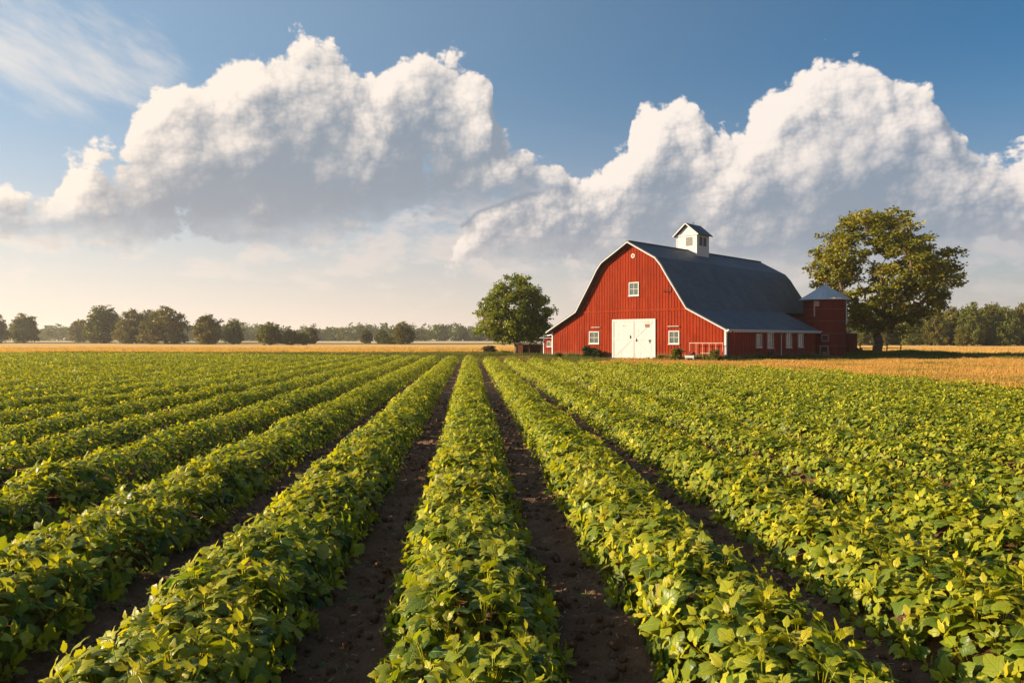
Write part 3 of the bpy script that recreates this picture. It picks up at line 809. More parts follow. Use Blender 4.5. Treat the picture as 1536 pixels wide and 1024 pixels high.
# doors
MB().box(-1.97, -1.84, -.10, -.003, .06, 3.55).box(2.58, 2.71, -.10, -.003, .06, 3.55).box(-1.84, 2.58, -.10, -.003, 3.44, 3.55).build('door_frame', M_white, barn)
for s, (a0, a1) in enumerate(((-1.835, .355), (.385, 2.575))):
    d = MB(); n = 8; wd = (a1-a0)/n
    for i in range(n): d.box(a0+i*wd+.004, a0+(i+1)*wd-.004, -.052, -.004, .08, 3.43)
    d.box(a0, a0+.11, -.075, -.053, .08, 3.43).box(a1-.11, a1, -.075, -.053, .08, 3.43)
    d.box(a0+.11, a1-.11, -.074, -.053, .08, .20).box(a0+.11, a1-.11, -.074, -.053, 3.30, 3.43).box(a0+.11, a1-.11, -.074, -.053, 1.72, 1.83)
    for (z0, z1, fl) in ((.2, 1.72, s == 0), (1.83, 3.30, s == 1)):
        p0, p1 = (a0+.11, a1-.11) if fl else (a1-.11, a0+.11)
        dd = .09
        d.prism(sorted([(p0, z0), (p0+(dd if p1 > p0 else -dd), z0)])[:0]+[(p0, z0), (p0+(dd if p1 > p0 else -dd), z0), (p1, z1), (p1-(dd if p1 > p0 else -dd), z1)], 'y', -.070, -.054)
    do = d.build('door', M_door, barn)
    hx = a1-.3 if s == 0 else a0+.32
    hz_ = 1.95 if s == 0 else 1.68
    MB().tube([(hx, -.075, hz_-.12), (hx, -.13, hz_-.09), (hx, -.13, hz_+.09), (hx, -.075, hz_+.12)], .022, 6).box(hx-.05, hx+.05, -.079, -.0755, hz_-.15, hz_+.15).build('handle', M_dark, do)
    if s == 1:
        MB().box(1.62, 2.05, -.094, -.0755, 2.82, 3.10).build('notice', M_wood, do)
        MB().box(2.0, 2.22, -.09, -.0755, 1.55, 1.72).tube([(2.11, -.10, 1.4), (2.11, -.10, 1.6)], .02, 6).build('latch', M_dark, do)
    else:
        MB().tube([(-.9, -.083, 2.95), (-.6, -.085, 3.0)], .018, 6).tube([(-.6, -.085, 3.0), (-.45, -.083, 2.96)], .018, 6).build('latch', M_metal, do)
def window(parent, u0, u1, z0, z1, y=-.004, ax='f', bars=True, nm='window', fm=None, gm=None, fw=.085, x=W2):
    """window with frame and sill; ax 'f' sits on the front wall, 's' on the right-hand side wall"""
    fm = fm or M_white; gm = gm or M_glass
    def bx(mb, a0, a1, c0, c1, d0, d1):
        if ax == 'f': mb.box(a0, a1, y-d1, y-d0, c0, c1)
        else: mb.box(x+d0, x+d1, a0, a1, c0, c1)
        return mb
    g_ = MB(); bx(g_, u0, u1, z0, z1, .002, .02)
    wo_ = g_.build(nm, gm, parent)
    f = MB()
    bx(f, u0-fw, u0, z0-fw, z1+fw, .0, .07); bx(f, u1, u1+fw, z0-fw, z1+fw, .0, .07)
    bx(f, u0, u1, z1, z1+fw, .0, .068); bx(f, u0, u1, z0-fw, z0, .0, .068)
    f.build('frame', fm, wo_)
    if bars:
        m_ = MB(); cu = (u0+u1)/2; cz = (z0+z1)/2
        bx(m_, cu-.018, cu+.018, z0, z1, .021, .04); bx(m_, u0, cu-.018, cz-.018, cz+.018, .021, .039); bx(m_, cu+.018, u1, cz-.018, cz+.018, .021, .039)
        m_.build('glazing_bar', fm, wo_)
    s_ = MB(); bx(s_, u0-fw-.05, u1+fw+.05, z0-fw-.055, z0-fw-.002, .0, .12); s_.build('sill', fm, wo_)
    return wo_
window(barn, -4.62, -3.60, 1.42, 2.40)
window(barn, 4.12, 5.0, 1.44, 2.40)
window(barn, -.05, .86, 5.72, 6.76)
for (a0, a1) in ((-4.35, -3.35), (4.0, 5.1)):
    MB().tube([(a0, -.16, 2.86), (a1, -.16, 2.86)], .032, 6).tube([(a0+.2, -.002, 2.80), (a0+.2, -.16, 2.86)], .02, 5).tube([(a1-.2, -.002, 2.80), (a1-.2, -.16, 2.86)], .02, 5).build('window_rail', M_white, barn)
for (a0, a1, z0, z1) in WN: window(barn, a0, a1, z0, z1, ax='s', fw=.10, bars=a0 > 6)
MB().box(W2+.002, W2+.05, 7.35, 8.2, .14, .66).box(W2+.051, W2+.07, 7.30, 8.28, .02, .12).build('hatch', M_hole, barn)
# round vent at the peak
md = MB()
def disc(mb, cx, cz, r, y0, y1, seg=20, mi=0):
    return mb.prism([(cx+r*math.cos(2*math.pi*k/seg), cz+r*math.sin(2*math.pi*k/seg)) for k in range(seg)], 'y', y0, y1, mi)
disc(md, .30, 9.2, .20, -.05, -.003); dv = md.build('gable_vent', M_white, barn)
disc(MB(), .30, 9.2, .11, -.062, -.0515).build('vent_boss', M_wood, dv)
# bent iron bracket on the gable
MB().tube([(3.55, -.03, 5.85), (3.75, -.35, 5.98), (3.95, -.3, 5.92), (4.15, -.2, 6.15)], .03, 6).tube([(3.75, -.35, 5.98), (3.72, -.32, 5.75)], .025, 6).tube([(4.15, -.2, 6.15), (4.12, -.02, 6.4)], .022, 6).build('bracket', M_dark, barn)
# downspouts
MB().tube([(9.84, .28, 2.42), (9.72, .26, 2.30), (9.52, .24, 2.18), (9.50, .24, .25), (9.62, .20, .12)], .055, 8).build('downspout', M_dark, barn)
MB().tube([(9.84, 9.75, 2.42), (9.70, 9.75, 2.32), (9.49, 9.75, 2.22), (9.49, 9.75, .2)], .045, 8).build('downspout', M_white, barn)
# cupola on the ridge
cv = 10.5; cw = 1.12
c_ = MB()
c_.box(-cw, cw, cv-cw, cv+cw, 8.7, 12.05)
c_.prism([(-cw, 12.05), (cw, 12.05), (0, 12.95)], 'y', cv-cw, cv+cw)
cup = c_.build('cupola', M_white, barn)
t_ = MB()
for sx in (-1, 1):
    for sy in (-1, 1):
        t_.box(sx*cw-.09 if sx > 0 else -cw-.03, cw+.03 if sx > 0 else -cw+.09, cv+sy*cw-(.09 if sy > 0 else .03), cv+sy*cw+(.03 if sy > 0 else .09), 9.1, 12.03)
t_.box(-cw+.09, cw-.09, cv-cw-.028, cv-cw-.002, 10.62, 10.74).box(cw+.002, cw+.028, cv-cw+.09, cv+cw-.09, 10.62, 10.74)
t_.box(-cw-.06, cw+.06, cv-cw-.07, cv-cw-.031, 11.95, 12.10)
t_.build('cupola_trim', M_white, cup)
def louver(x0, x1, face):
    mb = MB(); z0, z1 = 10.95, 11.80; n = 8
    if face == 'f':
        mb.box(x0, x1, cv-cw-.012, cv-cw-.002, z0, z1)
        for i in range(n): zz = z0+(i+.5)*(z1-z0)/n; mb.box(x0, x1, cv-cw-.05, cv-cw-.0125, zz-.02, zz+.015)
    else:
        mb.box(cw+.002, cw+.012, x0, x1, z0, z1)
        for i in range(n): zz = z0+(i+.5)*(z1-z0)/n; mb.box(cw+.0125, cw+.05, x0, x1, zz-.02, zz+.015)
    return mb
M_slat = mat('grey_slats', (.20, .20, .20), .7)
louver(-.10, .62, 'f').build('louver', M_slat, cup)
M_slat2 = mat('dark_slats', (.08, .095, .11), .6)
louver(cv-.62, cv-.08, 's').build('louver', M_slat2, cup); louver(cv+.12, cv+.66, 's').build('louver', M_slat2, cup)
r_ = MB(); slab([(-cw-.28, 11.93), (0, 13.12)], .09, cv-cw-.28, cv+cw+.28, mb=r_); slab([(0, 13.12), (cw+.28, 11.93)], .089, cv-cw-.278, cv+cw+.278, mb=r_)
r_.box(-.05, .05, cv-.05, cv+.05, 13.15, 13.42).build('cupola_roof', M_roof, cup)
ff = MB(); slab([(-cw-.29, 11.90), (0, 13.09)], .10, cv-cw-.30, cv-cw-.283, mb=ff); slab([(0, 13.09), (cw+.29, 11.90)], .10, cv-cw-.30, cv-cw-.283, mb=ff); ff.build('rake_board', M_white, cup)

# annex leaning on the barn's left end
an = tag(empty('annex', (10.62, 65.78, 0), math.radians(-45)), 'low red lean-to shed with small white windows beside the left corner of the barn', 'shed')
q = MB(); q.prism([(-12.0, .0), (-9.62, .0), (-9.62, 2.25), (-12.0, 1.92)], 'y', 1.6, 6.0)
u = -11.9
while u < -9.7: q.box(u-.025, u+.025, 1.572, 1.599, .1, .92); q.box(u-.025, u+.025, 1.572, 1.599, 1.62, 1.85); u += .28
q.build('wall', M_red, an)
slab([(-12.3, 1.93), (-9.61, 2.34)], .07, 1.3, 6.2).build('roof', M_metal, an)
MB().box(-12.3, -9.62, 1.255, 1.298, 1.86, 1.90).build('rake_board', M_white, an)
for a0 in (-11.45, -10.85, -10.25): window(an, a0, a0+.38, 1.05, 1.5, y=1.597, fw=.05, bars=False)
MB().box(-12.05, -11.93, 1.55, 1.571, 0, 1.88).build('corner_board', M_white, an)

# ------------------------------------------------------------------ silo
si = tag(empty('silo', (31.37, 73.6, 0)), 'round dark red silo with grey cone roof at the back corner of the barn', 'silo')
R_ = 1.98
s_ = MB(); seg = 40
pr_ = [(R_, 0), (R_, 5.75)]
s_.lathe(pr_, seg)
for k in range(seg): 
    t = 2*math.pi*(k+.5)/seg; c, s2 = math.cos(t), math.sin(t); r = R_*math.cos(math.pi/seg)
    w_ = .03; s_.add([(r*c+w_*s2, r*s2-w_*c, 0.02), (r*c-w_*s2, r*s2+w_*c, .02), ((r+.035)*c-w_*s2, (r+.035)*s2+w_*c, .02), ((r+.035)*c+w_*s2, (r+.035)*s2-w_*c, .02),
           (r*c+w_*s2, r*s2-w_*c, 5.7), (r*c-w_*s2, r*s2+w_*c, 5.7), ((r+.035)*c-w_*s2, (r+.035)*s2+w_*c, 5.7), ((r+.035)*c+w_*s2, (r+.035)*s2-w_*c, 5.7)],
          [(0, 3, 2, 1), (4, 5, 6, 7), (0, 1, 5, 4), (1, 2, 6, 5), (2, 3, 7, 6), (3, 0, 4, 7)])
M_silo = mat('silo_boards', (.12, .015, .009), .8, (30, .5, .01), .2, var=.25, vscale=1.5)
s_.build('wall', M_silo, si)
hp = MB()
for z in (1.1, 2.3, 3.5, 4.7): hp.lathe([(R_+.036, z), (R_+.05, z), (R_+.05, z+.06), (R_+.036, z+.06), (R_+.036, z)], seg)
hp.build('hoop', mat('rust_hoop', (.14, .05, .03), .7, var=.3), si)
cn = MB(); n = 12
cn.lathe([(R_+.0, 5.62), (R_+.42, 5.66), (R_+.42, 5.72), (.16, 7.12), (.09, 7.18), (.07, 7.42), (0.0, 7.44)], 24)
for k in range(24):
    t = 2*math.pi*k/24; c, s2 = math.cos(t), math.sin(t)
    cn.tube([(c*(R_+.41), s2*(R_+.41), 5.735), (c*.16, s2*.16, 7.13)], .022, 4)
cn.build('roof', M_metal, si)
def on_silo(ang, dr=0): return math.cos(ang)*(R_+dr), math.sin(ang)*(R_+dr)
def plate(name, ang, wd, z0, z1, m_, par, d0=.04, d1=.09):
    c, s2 = math.cos(ang), math.sin(ang); P_ = lambda r, t, z: (c*r-s2*t, s2*r+c*t, z)
    h = wd/2
    vs = [P_(R_+d0, -h, z0), P_(R_+d0, h, z0), P_(R_+d1, h, z0), P_(R_+d1, -h, z0), P_(R_+d0, -h, z1), P_(R_+d0, h, z1), P_(R_+d1, h, z1), P_(R_+d1, -h, z1)]
    return MB().add(vs, [(0, 3, 2, 1), (4, 5, 6, 7), (0, 1, 5, 4), (1, 2, 6, 5), (2, 3, 7, 6), (3, 0, 4, 7)]).build(name, m_, par)
vang = math.atan2(-73.6, -31.37)                       # the side that faces the camera
M_fade = mat('faded_red_trim', (.36, .20, .17), .8)
hw_ = plate('hatch', vang-.34, .42, 5.0, 5.5, M_fade, si); plate('ladder', vang-.46, .12, 4.0, 5.55, M_fade, si, .05, .12)
w1 = plate('window', vang+.02, .5, 1.6, 2.15, M_hole, si); plate('frame', vang+.02, .62, 1.54, 2.21, M_fade, w1, .02, .07)
dd_ = plate('door', vang-.02, .62, .25, 1.05, M_hole, si); plate('frame', vang-.02, .78, .2, 1.12, M_fade, dd_, .02, .075)
x_, y_ = on_silo(vang+1.25, .1)
MB().tube([(x_, y_, 5.6), (x_, y_, 3.2)], .05, 8).build('pipe', M_white, si)
# low block against the silo
ax_ = tag(empty('feed_shed', (34.55, 75.6, 0), math.radians(-45)), 'narrow dark red shed with a pale flat roof standing against the right of the silo', 'shed')
q = MB().box(-1.15, .35, -.4, 1.8, 0, 2.35)
for i in range(5): q.box(-1.05+i*.32, -1.0+i*.32, -.428, -.401, .05, 2.3); q.box(.351, .378, -.25+i*.42, -.2+i*.42, .05, 2.3)
q.build('wall', M_silo, ax_)
MB().box(-1.3, .55, -.6, 2.0, 2.352, 2.45).build('roof', M_metal, ax_)

# crates and churns at the foot of the silo
def crate(x, y, rz, w_, d_, h_, label):
    o = tag(empty('crate', (x, y, 0), rz), label, 'crate', 'wooden crates at the foot of the silo')
    a = MB()
    for i in range(3):
        z0 = .03+i*h_/3
        a.box(-w_/2, w_/2, -d_/2, -d_/2+.03, z0, z0+h_/3-.04).box(-w_/2, w_/2, d_/2-.03, d_/2, z0, z0+h_/3-.04)
        a.box(-w_/2, -w_/2+.03, -d_/2+.03, d_/2-.03, z0, z0+h_/3-.04).box(w_/2-.03, w_/2, -d_/2+.03, d_/2-.03, z0, z0+h_/3-.04)
    for sx in (-1, 1):
        for sy in (-1, 1): a.box(sx*(w_/2-.055)-.025, sx*(w_/2-.055)+.025, sy*(d_/2-.055)-.024, sy*(d_/2-.055)+.024, .0, h_)
    a.box(-w_/2+.03, w_/2-.03, -d_/2+.03, d_/2-.03, .04, .06)
    a.build('slats', M_wood, o)
crate(28.9, 70.9, .4, .9, .5, .42, 'low weathered wooden crate between the barn wall and the silo')
crate(30.3, 70.7, -.5, .6, .5, .55, 'taller wooden crate in front of the silo door')

# ------------------------------------------------------------------ open shelter under the small tree
sh = tag(empty('animal_shelter', (1.95, 77.0, 0), math.radians(-8)), 'low open fronted wooden shelter with a pale tin roof under the small round tree', 'shelter')
M_rust = mat('rusty_boards', (.26, .095, .05), .85, (25, .5, .01), .2, var=.3, vscale=3)
a = MB()
for i in range(6): a.box(-1.25, -1.21, -.8+i*.27, -.55+i*.27, 0, 1.28)
a.box(-1.205, 1.2, .78, .82, 0, 1.2)
for i in range(3): a.box(-1.2+i*.17, -1.05+i*.17, -.82, -.785, 0, 1.26)
a.box(1.2, 1.25, -.8, .8, 0, 1.22)
a.build('wall', M_rust, sh)
for x0 in (-1.2, -.1, 1.12): MB().box(x0, x0+.08, -.78, -.70, 0, 1.27).build('post', M_wood, sh)
slab([(-1.4, 1.32), (1.4, 1.26)], .06, -1.0, 1.0).build('roof', M_metal, sh)
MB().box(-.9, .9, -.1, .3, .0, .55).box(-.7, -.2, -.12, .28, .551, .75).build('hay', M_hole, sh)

# ------------------------------------------------------------------ white pipe fence and trough in front of the gable
M_thin = mat('faded_paint', (.46, .34, .30), .7)
pf = tag(empty('pipe_fence', (10.62, 65.78, 0), math.radians(-45)), 'thin white pipe fence standing before the right end of the barn gable', 'fence')
MB().tube([(6.35, -.55, 1.45), (9.45, -.55, 1.45)], .032, 6).tube([(7.4, -.55, .62), (9.45, -.55, .62)], .022, 6).build('rail', M_thin, pf)
for u in (6.4, 7.0, 7.6, 8.2, 8.8, 9.4): MB().tube([(u, -.55, 0), (u, -.55, 1.45)], .022, 6).build('post', M_thin, pf)
tr = tag(empty('trough', B2(6.75, -1.05)+(0,), math.radians(-45)), 'small white trough on short legs before the right end of the barn gable', 'trough')
t_ = MB(); t_.add([(-.5, -.16, .32), (.5, -.16, .32), (.5, .16, .32), (-.5, .16, .32), (-.56, -.24, .60), (.56, -.24, .60), (.56, .24, .60), (-.56, .24, .60), (-.5, -.19, .60), (.5, -.19, .60), (.5, .19, .60), (-.5, .19, .60), (-.46, -.12, .38), (.46, -.12, .38), (.46, .12, .38), (-.46, .12, .38)],
   [(0, 3, 2, 1), (0, 1, 5, 4), (1, 2, 6, 5), (2, 3, 7, 6), (3, 0, 4, 7), (4, 5, 9, 8), (5, 6, 10, 9), (6, 7, 11, 10), (7, 4, 8, 11), (8, 9, 13, 12), (9, 10, 14, 13), (10, 11, 15, 14), (11, 8, 12, 15), (12, 13, 14, 15)])
tr.scale = (.8, .8, .72)
t_.build('basin', M_white, tr)
for sx in (-.42, .42):
    for sy in (-.12, .12): MB().box(sx-.03, sx+.03, sy-.03, sy+.03, 0, .319).build('leg', M_white, tr)

# wooden rail fence beyond the silo
rf_ = tag(empty('rail_fence', (35.6, 78.2, 0)), 'old wooden rail fence between the silo and the big tree', 'fence')
px_ = [0, 1.55, 3.0, 4.55, 6.1]
for i, x in enumerate(px_):
    MB().tube([(x, .12*i, 0), (x+.04, .12*i+.02, 1.25+.1*(i % 2))], [.07, .055], 7).build('post', M_wood, rf_)
    if i < len(px_)-1:
        for z in (.45, .80, 1.12):
            MB().tube([(x, .12*i-.07, z+.03*(i % 2)), (px_[i+1]+.1, .12*i+.05, z-.04+.05*(i % 2))], .038, 6).build('rail', M_wood, rf_)
# ------------------------------------------------------------------ trees
def bark_extra(N, tc, c):
    a = N.noise(N.vm('MULTIPLY', tc, (6, 6, 1.2)), 1.5, 6, .65).outputs[0]
    return N.mix(N.mr(a, .4, .65), c, (.14, .11, .08))
M_bark = mat('bark', (.085, .058, .040), .92, (10, .8, .04), .15, var=.2, vscale=3, extra=bark_extra)
M_leafA = leafmat('tree_leaf', .32, .3, .5)

def grow(seed, prof, depthk, nclump, rc, trunk_r, fork_z, subs, per, size, palette, seg=7, minz=None, inner=.35, flat=.62, lean=0.0):
    """prof: (z, left, right) radii. returns (trunk mesh builder, foliage Cloud)"""
    r = np.random.default_rng(seed)
    zs = np.array([p[0] for p in prof]); Lf = np.array([p[1] for p in prof]); Rt = np.array([p[2] for p in prof])
    # clumps: best-candidate spacing through the crown's volume, crowding its skin
    C = []
    while len(C) < nclump:
        best = None
        for _ in range(14):
            z = r.uniform(zs[0], zs[-1]); t = r.uniform(0, 2*math.pi); rho = r.uniform(inner, 1)**.5
            l = np.interp(z, zs, Lf); rr = np.interp(z, zs, Rt)
            wx = (rr if math.cos(t) > 0 else l)-rc*.75; wx = max(wx, .1); wy = (l+rr)/2*depthk-rc*.75; wy = max(wy, .1)
            zz = min(max(z, zs[0]+rc*.4), zs[-1]-rc*.45)
            p = np.array([math.cos(t)*wx*rho, math.sin(t)*wy*rho, zz])
            d = min([np.linalg.norm((p-q)*np.array([1, 1, 1.35])) for q in C], default=9)
            if best is None or d > best[0]: best = (d, p)
        C.append(best[1])
    C = np.array(C)
    # branch skeleton
    nodes = [np.array([0, 0, 0.0])]; par = [-1]
    for i in range(1, 7):
        f = i/6; nodes.append(np.array([lean*f+.10*math.sin(i*1.7+seed)*trunk_r*3, .08*math.cos(i*2.3+seed)*trunk_r*3, fork_z*f])); par.append(i-1)
    tips = []
    for p in C[np.argsort(np.linalg.norm(C-np.array([0, 0, fork_z]), axis=1))]:
        bi, bc = 0, 1e9
        for i in range(3, len(nodes)):
            q = nodes[i]; d = p-q; L = np.linalg.norm(d)
            cost = L+(2.2*max(0, q[2]-p[2]+.2))+.25*np.linalg.norm(q-nodes[6])
            if cost < bc and L > .3: bc, bi = cost, i
        q = nodes[bi]; d = p-q; L = np.linalg.norm(d); prev = bi; ns = max(2, int(L/.9))
        for k in range(1, ns+1):
            f = k/ns; w_ = q+d*f+np.array([0, 0, .12*L*math.sin(math.pi*f)])+r.normal(0, .05*L/ns+.02, 3)*(f < 1)
            nodes.append(w_); par.append(prev); prev = len(nodes)-1
        tips.append(prev)
    twig0 = len(nodes); leafC = []
    for ti in tips:
        for _ in range(subs):
            o = np.clip(r.normal(0, 1, 3), -1.5, 1.5)*np.array([1, 1, flat])*rc*.52
            nodes.append(nodes[ti]+o); par.append(ti); leafC.append((nodes[-1], ti))
    cnt = np.zeros(len(nodes)); cnt[twig0:] = 1
    for i in range(len(nodes)-1, 0, -1): cnt[par[i]] += cnt[i]
    tot = cnt[0]; rad = trunk_r*(cnt/tot)**.46
    mb = MB(); kids = [[] for _ in nodes]
    for i in range(1, len(nodes)): kids[par[i]].append(i)
    st = [(0, None)]
    while st:
        s, pre = st.pop(); chain = [s] if pre is None else [pre, s]
        cur = s
        while kids[cur]:
            ks = sorted(kids[cur], key=lambda q: -cnt[q]); nx = ks[0]
            for o in ks[1:]: st.append((o, cur))
            chain.append(nx); cur = nx
        rr = [rad[c] for c in chain]
        if pre is not None: rr[0] = min(rad[pre]*.8, rr[1]*1.15)
        else: rr[0] = rr[0]*1.45; rr[1] *= 1.08
        mb.tube([nodes[c] for c in chain], rr, seg if rr[0] > .08 else 4, cap=False)
    fol = Cloud(); v, f, uv = leaf_lo(seed)
    P = []; K = []
    for c, ti in leafC:
        n = int(per*r.uniform(.6, 1.4)); d = r.normal(0, 1, (n, 3)); d /= np.linalg.norm(d, axis=1)[:, None]
        d *= (r.random((n, 1))**.5)*rc*.60*r.uniform(.75, 1.2); d[:, 2] *= flat
        P.append(c+d); K.append(np.full(n, ti))
    P = np.concatenate(P); K = np.concatenate(K); n = len(P)
    tone = {ti: r.uniform(0, 1) for ti in tips}; tn = np.array([tone[k] for k in K])
    a = np.clip(tn*.6+r.random(n)*.5, 0, 1)[:, None]; pal = np.array(palette)
    col = np.where(a < .5, pal[0]*(1-2*a)+pal[1]*2*a, pal[1]*(2-2*a)+pal[2]*(2*a-1))*r.uniform(.75, 1.25, (n, 1))
    s = size*r.uniform(.6, 1.3, n)
    M = rot(r.uniform(0, 6.28, n), r.normal(-.15, .55, n), r.normal(0, .7, n))*s[:, None, None]
    fol.scatter(v, f, M, P, col, uv)
    return mb, fol

def place_tree(name, x, y, protos, label, cat='tree', group=None, s=(1, 1, 1), rz=0.0):
    e = tag(empty(name, (x, y, 0), rz), label, cat, group); e.scale = s
    for nm, me in protos: link_mesh(nm, me, e)
    return e
OLIVE = [(.085, .100, .011), (.17, .165, .014), (.28, .235, .018)]
GREENT = [(.08, .12, .014), (.16, .19, .018), (.25, .25, .024)]
mb, fo = grow(11, [(2.4, 2.2, 3.2), (3.8, 3.4, 5.8), (6, 5.8, 8.0), (8.1, 7.1, 8.9), (9.5, 7.6, 8.6), (11.2, 7.3, 7.0), (12.6, 6.2, 6.0), (14.2, 4.4, 4.8), (15.6, 1.6, 2.2)],
              .9, 86, 1.5, .42, 4.3, 6, 66, .35, OLIVE, seg=10, inner=.45, flat=.5)
place_tree('maple_tree', 39.4, 79.0, [('trunk', mb.mesh('big_trunk', M_bark, True)), ('crown', fo.mesh('big_crown', [M_leafA]))],
           'big spreading tree with gaps in its olive crown right of the silo')
mb, fo = grow(23, [(1.5, 2.9, 2.9), (2.5, 4.3, 3.9), (4.2, 4.7, 4.2), (5.9, 4.2, 3.8), (7.4, 3.0, 2.7), (8.6, 1.3, 1.2)],
              .95, 115, 1.0, .28, 2.3, 5, 46, .26, GREENT, seg=9, inner=.3)
place_tree('round_tree', .5, 79.2, [('trunk', mb.mesh('small_trunk', M_bark, True)), ('crown', fo.mesh('small_crown', [M_leafA]))],
           'small round green tree standing just left of the barn')

FARG = [tuple(v*.62 for v in c) for c in GREENT]; FARO = [tuple(v*.62 for v in c) for c in OLIVE]
# far trees: five shapes, unit = metres at 13 m high
FAR_P = []
for i, (w1, w2, w3) in enumerate(((5.0, 7.0, 5.2), (5.6, 7.6, 6.2), (4.0, 5.8, 4.6), (5.0, 6.4, 4.4), (6.0, 8.0, 5.6))):
    mb, fo = grow(40+i, [(.5, w1*.8, w1*.75), (3, w2, w2*.93), (6.5, w2*.97, w2), (9.5, w3*.9, w3), (11.6, w3*.55, w3*.5), (13, 1.2, 1.4)],
                  .9, 60, 2.1, .5, 3.2, 4, 40, .7, FARG if i % 2 else FARO, seg=6, flat=.7)
    FAR_P.append([('trunk', mb.mesh('far_trunk', M_bark, True)), ('crown', fo.mesh('far_crown', [M_leafA]))])
def far_tree(px, base, top, wpx, i, label, group='lone trees on the far side of the golden field', name='field_tree'):
    Y = H*F/(base-HOR); h = (base-top)*Y/F; wd = wpx*.93*Y/F
    k = (0, 1, 2, 3, 4)[i]; ww = (13.6, 15, 11.6, 12.6, 15.6)[k]
    return place_tree(name, (px-768)/F*Y, Y, FAR_P[k], label, 'tree', group, (wd/ww, wd/ww, h/13), rz=px*1.7 if i != 9 else 0)
for a in [
    (-8, 515, 468, 44, 0, 'hazy tree cut off by the left edge of the picture'),
    (36, 514.5, 470, 52, 1, 'wide hazy tree second from the left edge of the picture'),
    (120, 513, 479, 36, 2, 'small hazy tree left of the tallest tree in the far group'),
    (156, 515, 457, 64, 3, 'tallest tree of the far group, with an open rounded top'),
    (197, 515.5, 464, 60, 0, 'dark bushy tree between the tallest and the widest far trees'),
    (248, 516, 461, 82, 4, 'widest dark tree of the far group on the left'),
    (222, 515, 465, 50, 1, 'dense tree tucked against the left side of the widest far tree'),
    (312, 516.5, 471, 50, 2, 'rounded tree just right of the widest far tree'),
    (350, 516, 477, 34, 3, 'narrow tree at the right end of the big far group'),
    (405, 517.5, 483, 48, 1, 'solitary round tree right of the big far group'),
    (467, 516, 490, 26, 2, 'small tree at the right end of the low dark bushes'),
    (549, 515, 493, 24, 0, 'small far tree, left one of the pair beside a rounder tree'),
    (573, 515.5, 493, 26, 3, 'small far tree, right one of the pair beside a rounder tree'),
    (605, 516.5, 483, 44, 4, 'round far tree halfway between the left group and the barn'),
    ]: far_tree(*a)
for a in [(436, 517.5, 494, 34, 'low dark bush beside the solitary round tree'), (455, 517.5, 498, 26, 'lower dark bush left of the small far tree'),
          (585, 516, 504, 40, 'low dark hedge bush under the pair of small far trees')]:
    far_tree(a[0], a[1], a[2], a[3], 1, a[4], 'low bushes on the far side of the golden field', 'field_bush')
# wood on the right
wr = random.Random(5)
WOOD = [(1262, 517, 474, 52, 'tree of the right wood half hidden behind the silo'), (1296, 517.5, 478, 44, 'tree of the right wood seen low between the silo and the big trunk'),
        (1338, 517.3, 480, 44, 'tree of the right wood seen low just right of the big trunk'), (1372, 518, 474, 46, 'pale green tree of the right wood under the big crown edge'),
        (1402, 518.2, 464, 46, 'tree of the right wood where the big crown ends'), (1430, 518, 459, 50, 'first full tree of the wood right of the big tree'),
        (1457, 518.5, 455, 48, 'second full tree of the wood right of the big tree'), (1484, 518, 454, 50, 'third full tree of the wood right of the big tree'),
        (1508, 518.6, 457, 46, 'fourth full tree of the wood right of the big tree'), (1534, 518, 456, 52, 'last tree of the right wood at the picture edge'),
        (1444, 519, 488, 30, 'short tree standing in front of the right wood')]
for j, a in enumerate(WOOD): far_tree(a[0], a[1], a[2]+wr.uniform(-2, 2), a[3], j % 5, a[4], 'trees at the edge of the right wood', 'wood_tree')
# the wood behind them and the far tree line: one mass each
def wood(label, pts, hgt, size, per):
    cl = Cloud(); v, f, uv = leaf_lo(3); r = np.random.default_rng(len(pts))
    for x, y in pts:
        h = hgt*r.uniform(.75, 1.2); n = per; R = h*.42
        nb = 9; cb = np.stack([r.normal(0, R*.95, nb), r.normal(0, R*.5, nb), r.uniform(.12, .74, nb)*h], 1); rb = r.uniform(.22, .34, nb)*h*.8
        k = r.integers(0, nb, n); d = r.normal(0, 1, (n, 3)); d /= np.linalg.norm(d, axis=1)[:, None]; d *= r.uniform(.6, 1, (n, 1))*rb[k][:, None]
        p = cb[k]+d; p[:, 2] = np.clip(p[:, 2], .2, None)
        a = r.random((n, 1)); pal = np.array(FARG); t0 = r.uniform(.7, 1.2)
        col = (pal[0]*(1-a)+pal[1]*a)*t0
        M = rot(r.uniform(0, 6.28, n), r.normal(-.1, .6, n), r.normal(0, .8, n))*(size*r.uniform(.6, 1.3, n))[:, None, None]
        cl.scatter(v, f, M, p+np.array([x, y, 0]), col, uv)
    tag(link_mesh('distant_wood', cl.mesh('distant_wood', [M_leafA])), label, 'wood', None, 'stuff')
r = np.random.default_rng(2)
pts = [(x+r.uniform(-3, 3), 560+r.uniform(-15, 90)+.00018*x*x) for x in np.linspace(-430, 60, 150)]
wood('long hazy blue green tree line along the horizon left of the barn', pts, 13.5, 1.9, 480)
pts = [(x+r.uniform(-2, 2), 228+r.uniform(-6, 30)) for x in np.linspace(96, 190, 46)]
wood('dense dark wood massed behind the trees on the right', pts, 11.5, 1.0, 700)
pts = [(x+r.uniform(-3, 3), 700+r.uniform(-15, 60)) for x in np.linspace(60, 560, 110)]
wood('hazy tree line on the horizon behind the barn', pts, 13, 2.2, 250)
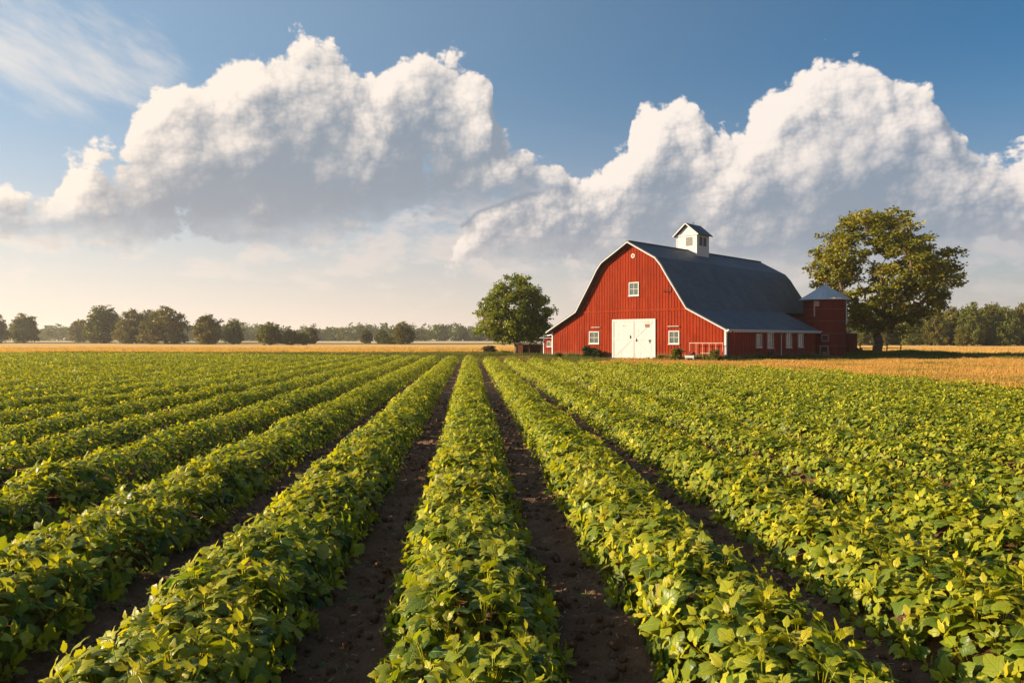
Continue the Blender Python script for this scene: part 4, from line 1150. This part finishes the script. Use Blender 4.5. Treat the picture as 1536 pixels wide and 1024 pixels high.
# shrubs
def shrub(name, x, y, wd, hgt, pal, label, seed, per=46, size=.13):
    mb, fo = grow(seed, [(.1, .35, .35), (.35, .5, .5), (.7, .48, .46), (1.0, .2, .22)], .9, 16, .30, .03, .15, 4, per, size, pal, seg=5)
    e = tag(empty(name, (x, y, 0), seed), label, 'shrub', 'shrubs near the barn'); e.scale = (wd, wd, hgt)
    link_mesh('stem', mb.mesh('stems', M_bark, True), e); link_mesh('foliage', fo.mesh('shrub_leaves', [M_leafA]), e)
DK = [(.022, .036, .012), (.035, .055, .014), (.06, .07, .02)]; YG = [(.07, .09, .015), (.12, .13, .02), (.19, .17, .03)]; BR = [(.09, .06, .035), (.14, .09, .05), (.10, .10, .03)]
shrub('dark_shrub', *B2(-4.25, -.75), 1.3, 1.15, DK, 'dark green shrub under the left window of the barn', 71)
shrub('dark_shrub', *B2(-3.35, -.7), .95, .9, DK, 'lower dark shrub beside the white barn doors', 72)
shrub('yellow_shrub', *B2(5.55, -1.1), 1.05, 1.05, YG, 'yellow green shrub under the right window of the barn', 73)
shrub('yellow_shrub', *B2(8.9, -.9), .75, .9, YG, 'small yellow green shrub at the right corner of the gable', 74)
shrub('low_weed', *B2(-8.2, -.5), .8, .45, YG, 'low weed clump near the left corner of the barn', 75)
shrub('brown_shrub', 5.2, 74.2, 1.0, .8, BR, 'reddish brown shrub in front of the low annex', 76)
shrub('brown_shrub', -2.5, 80.5, 1.7, 1.0, BR, 'brownish bush alone left of the round tree', 77)
shrub('low_weed', -.8, 80.0, 1.5, .45, GREENT, 'low green clump between the brown bush and the round tree', 78)
shrub('yellow_shrub', *B2(3.6, -.5), .7, .4, YG, 'tiny green clump at the right foot of the white doors', 79)
shrub('dark_shrub', 36.2, 76.6, 1.0, .8, DK, 'dark shrub by the feed shed beyond the silo', 80)

# ------------------------------------------------------------------ air
hz_m = bpy.data.materials.new('haze'); hz_m.use_nodes = True; N = NT(hz_m.node_tree); N.n.clear()
ho = N.new('ShaderNodeOutputMaterial'); pv_ = N.new('ShaderNodeVolumePrincipled')
pv_.inputs['Color'].default_value = (.98, .93, .86, 1); pv_.inputs['Density'].default_value = .00024; pv_.inputs['Anisotropy'].default_value = .35
N.l.new(pv_.outputs[0], ho.inputs['Volume'])
hb = MB().box(-1560, 1560, -70, 2300, -1.2, 17.5).build('haze', hz_m)
tag(hb, 'thin warm haze lying over the fields', 'haze', None, 'stuff')
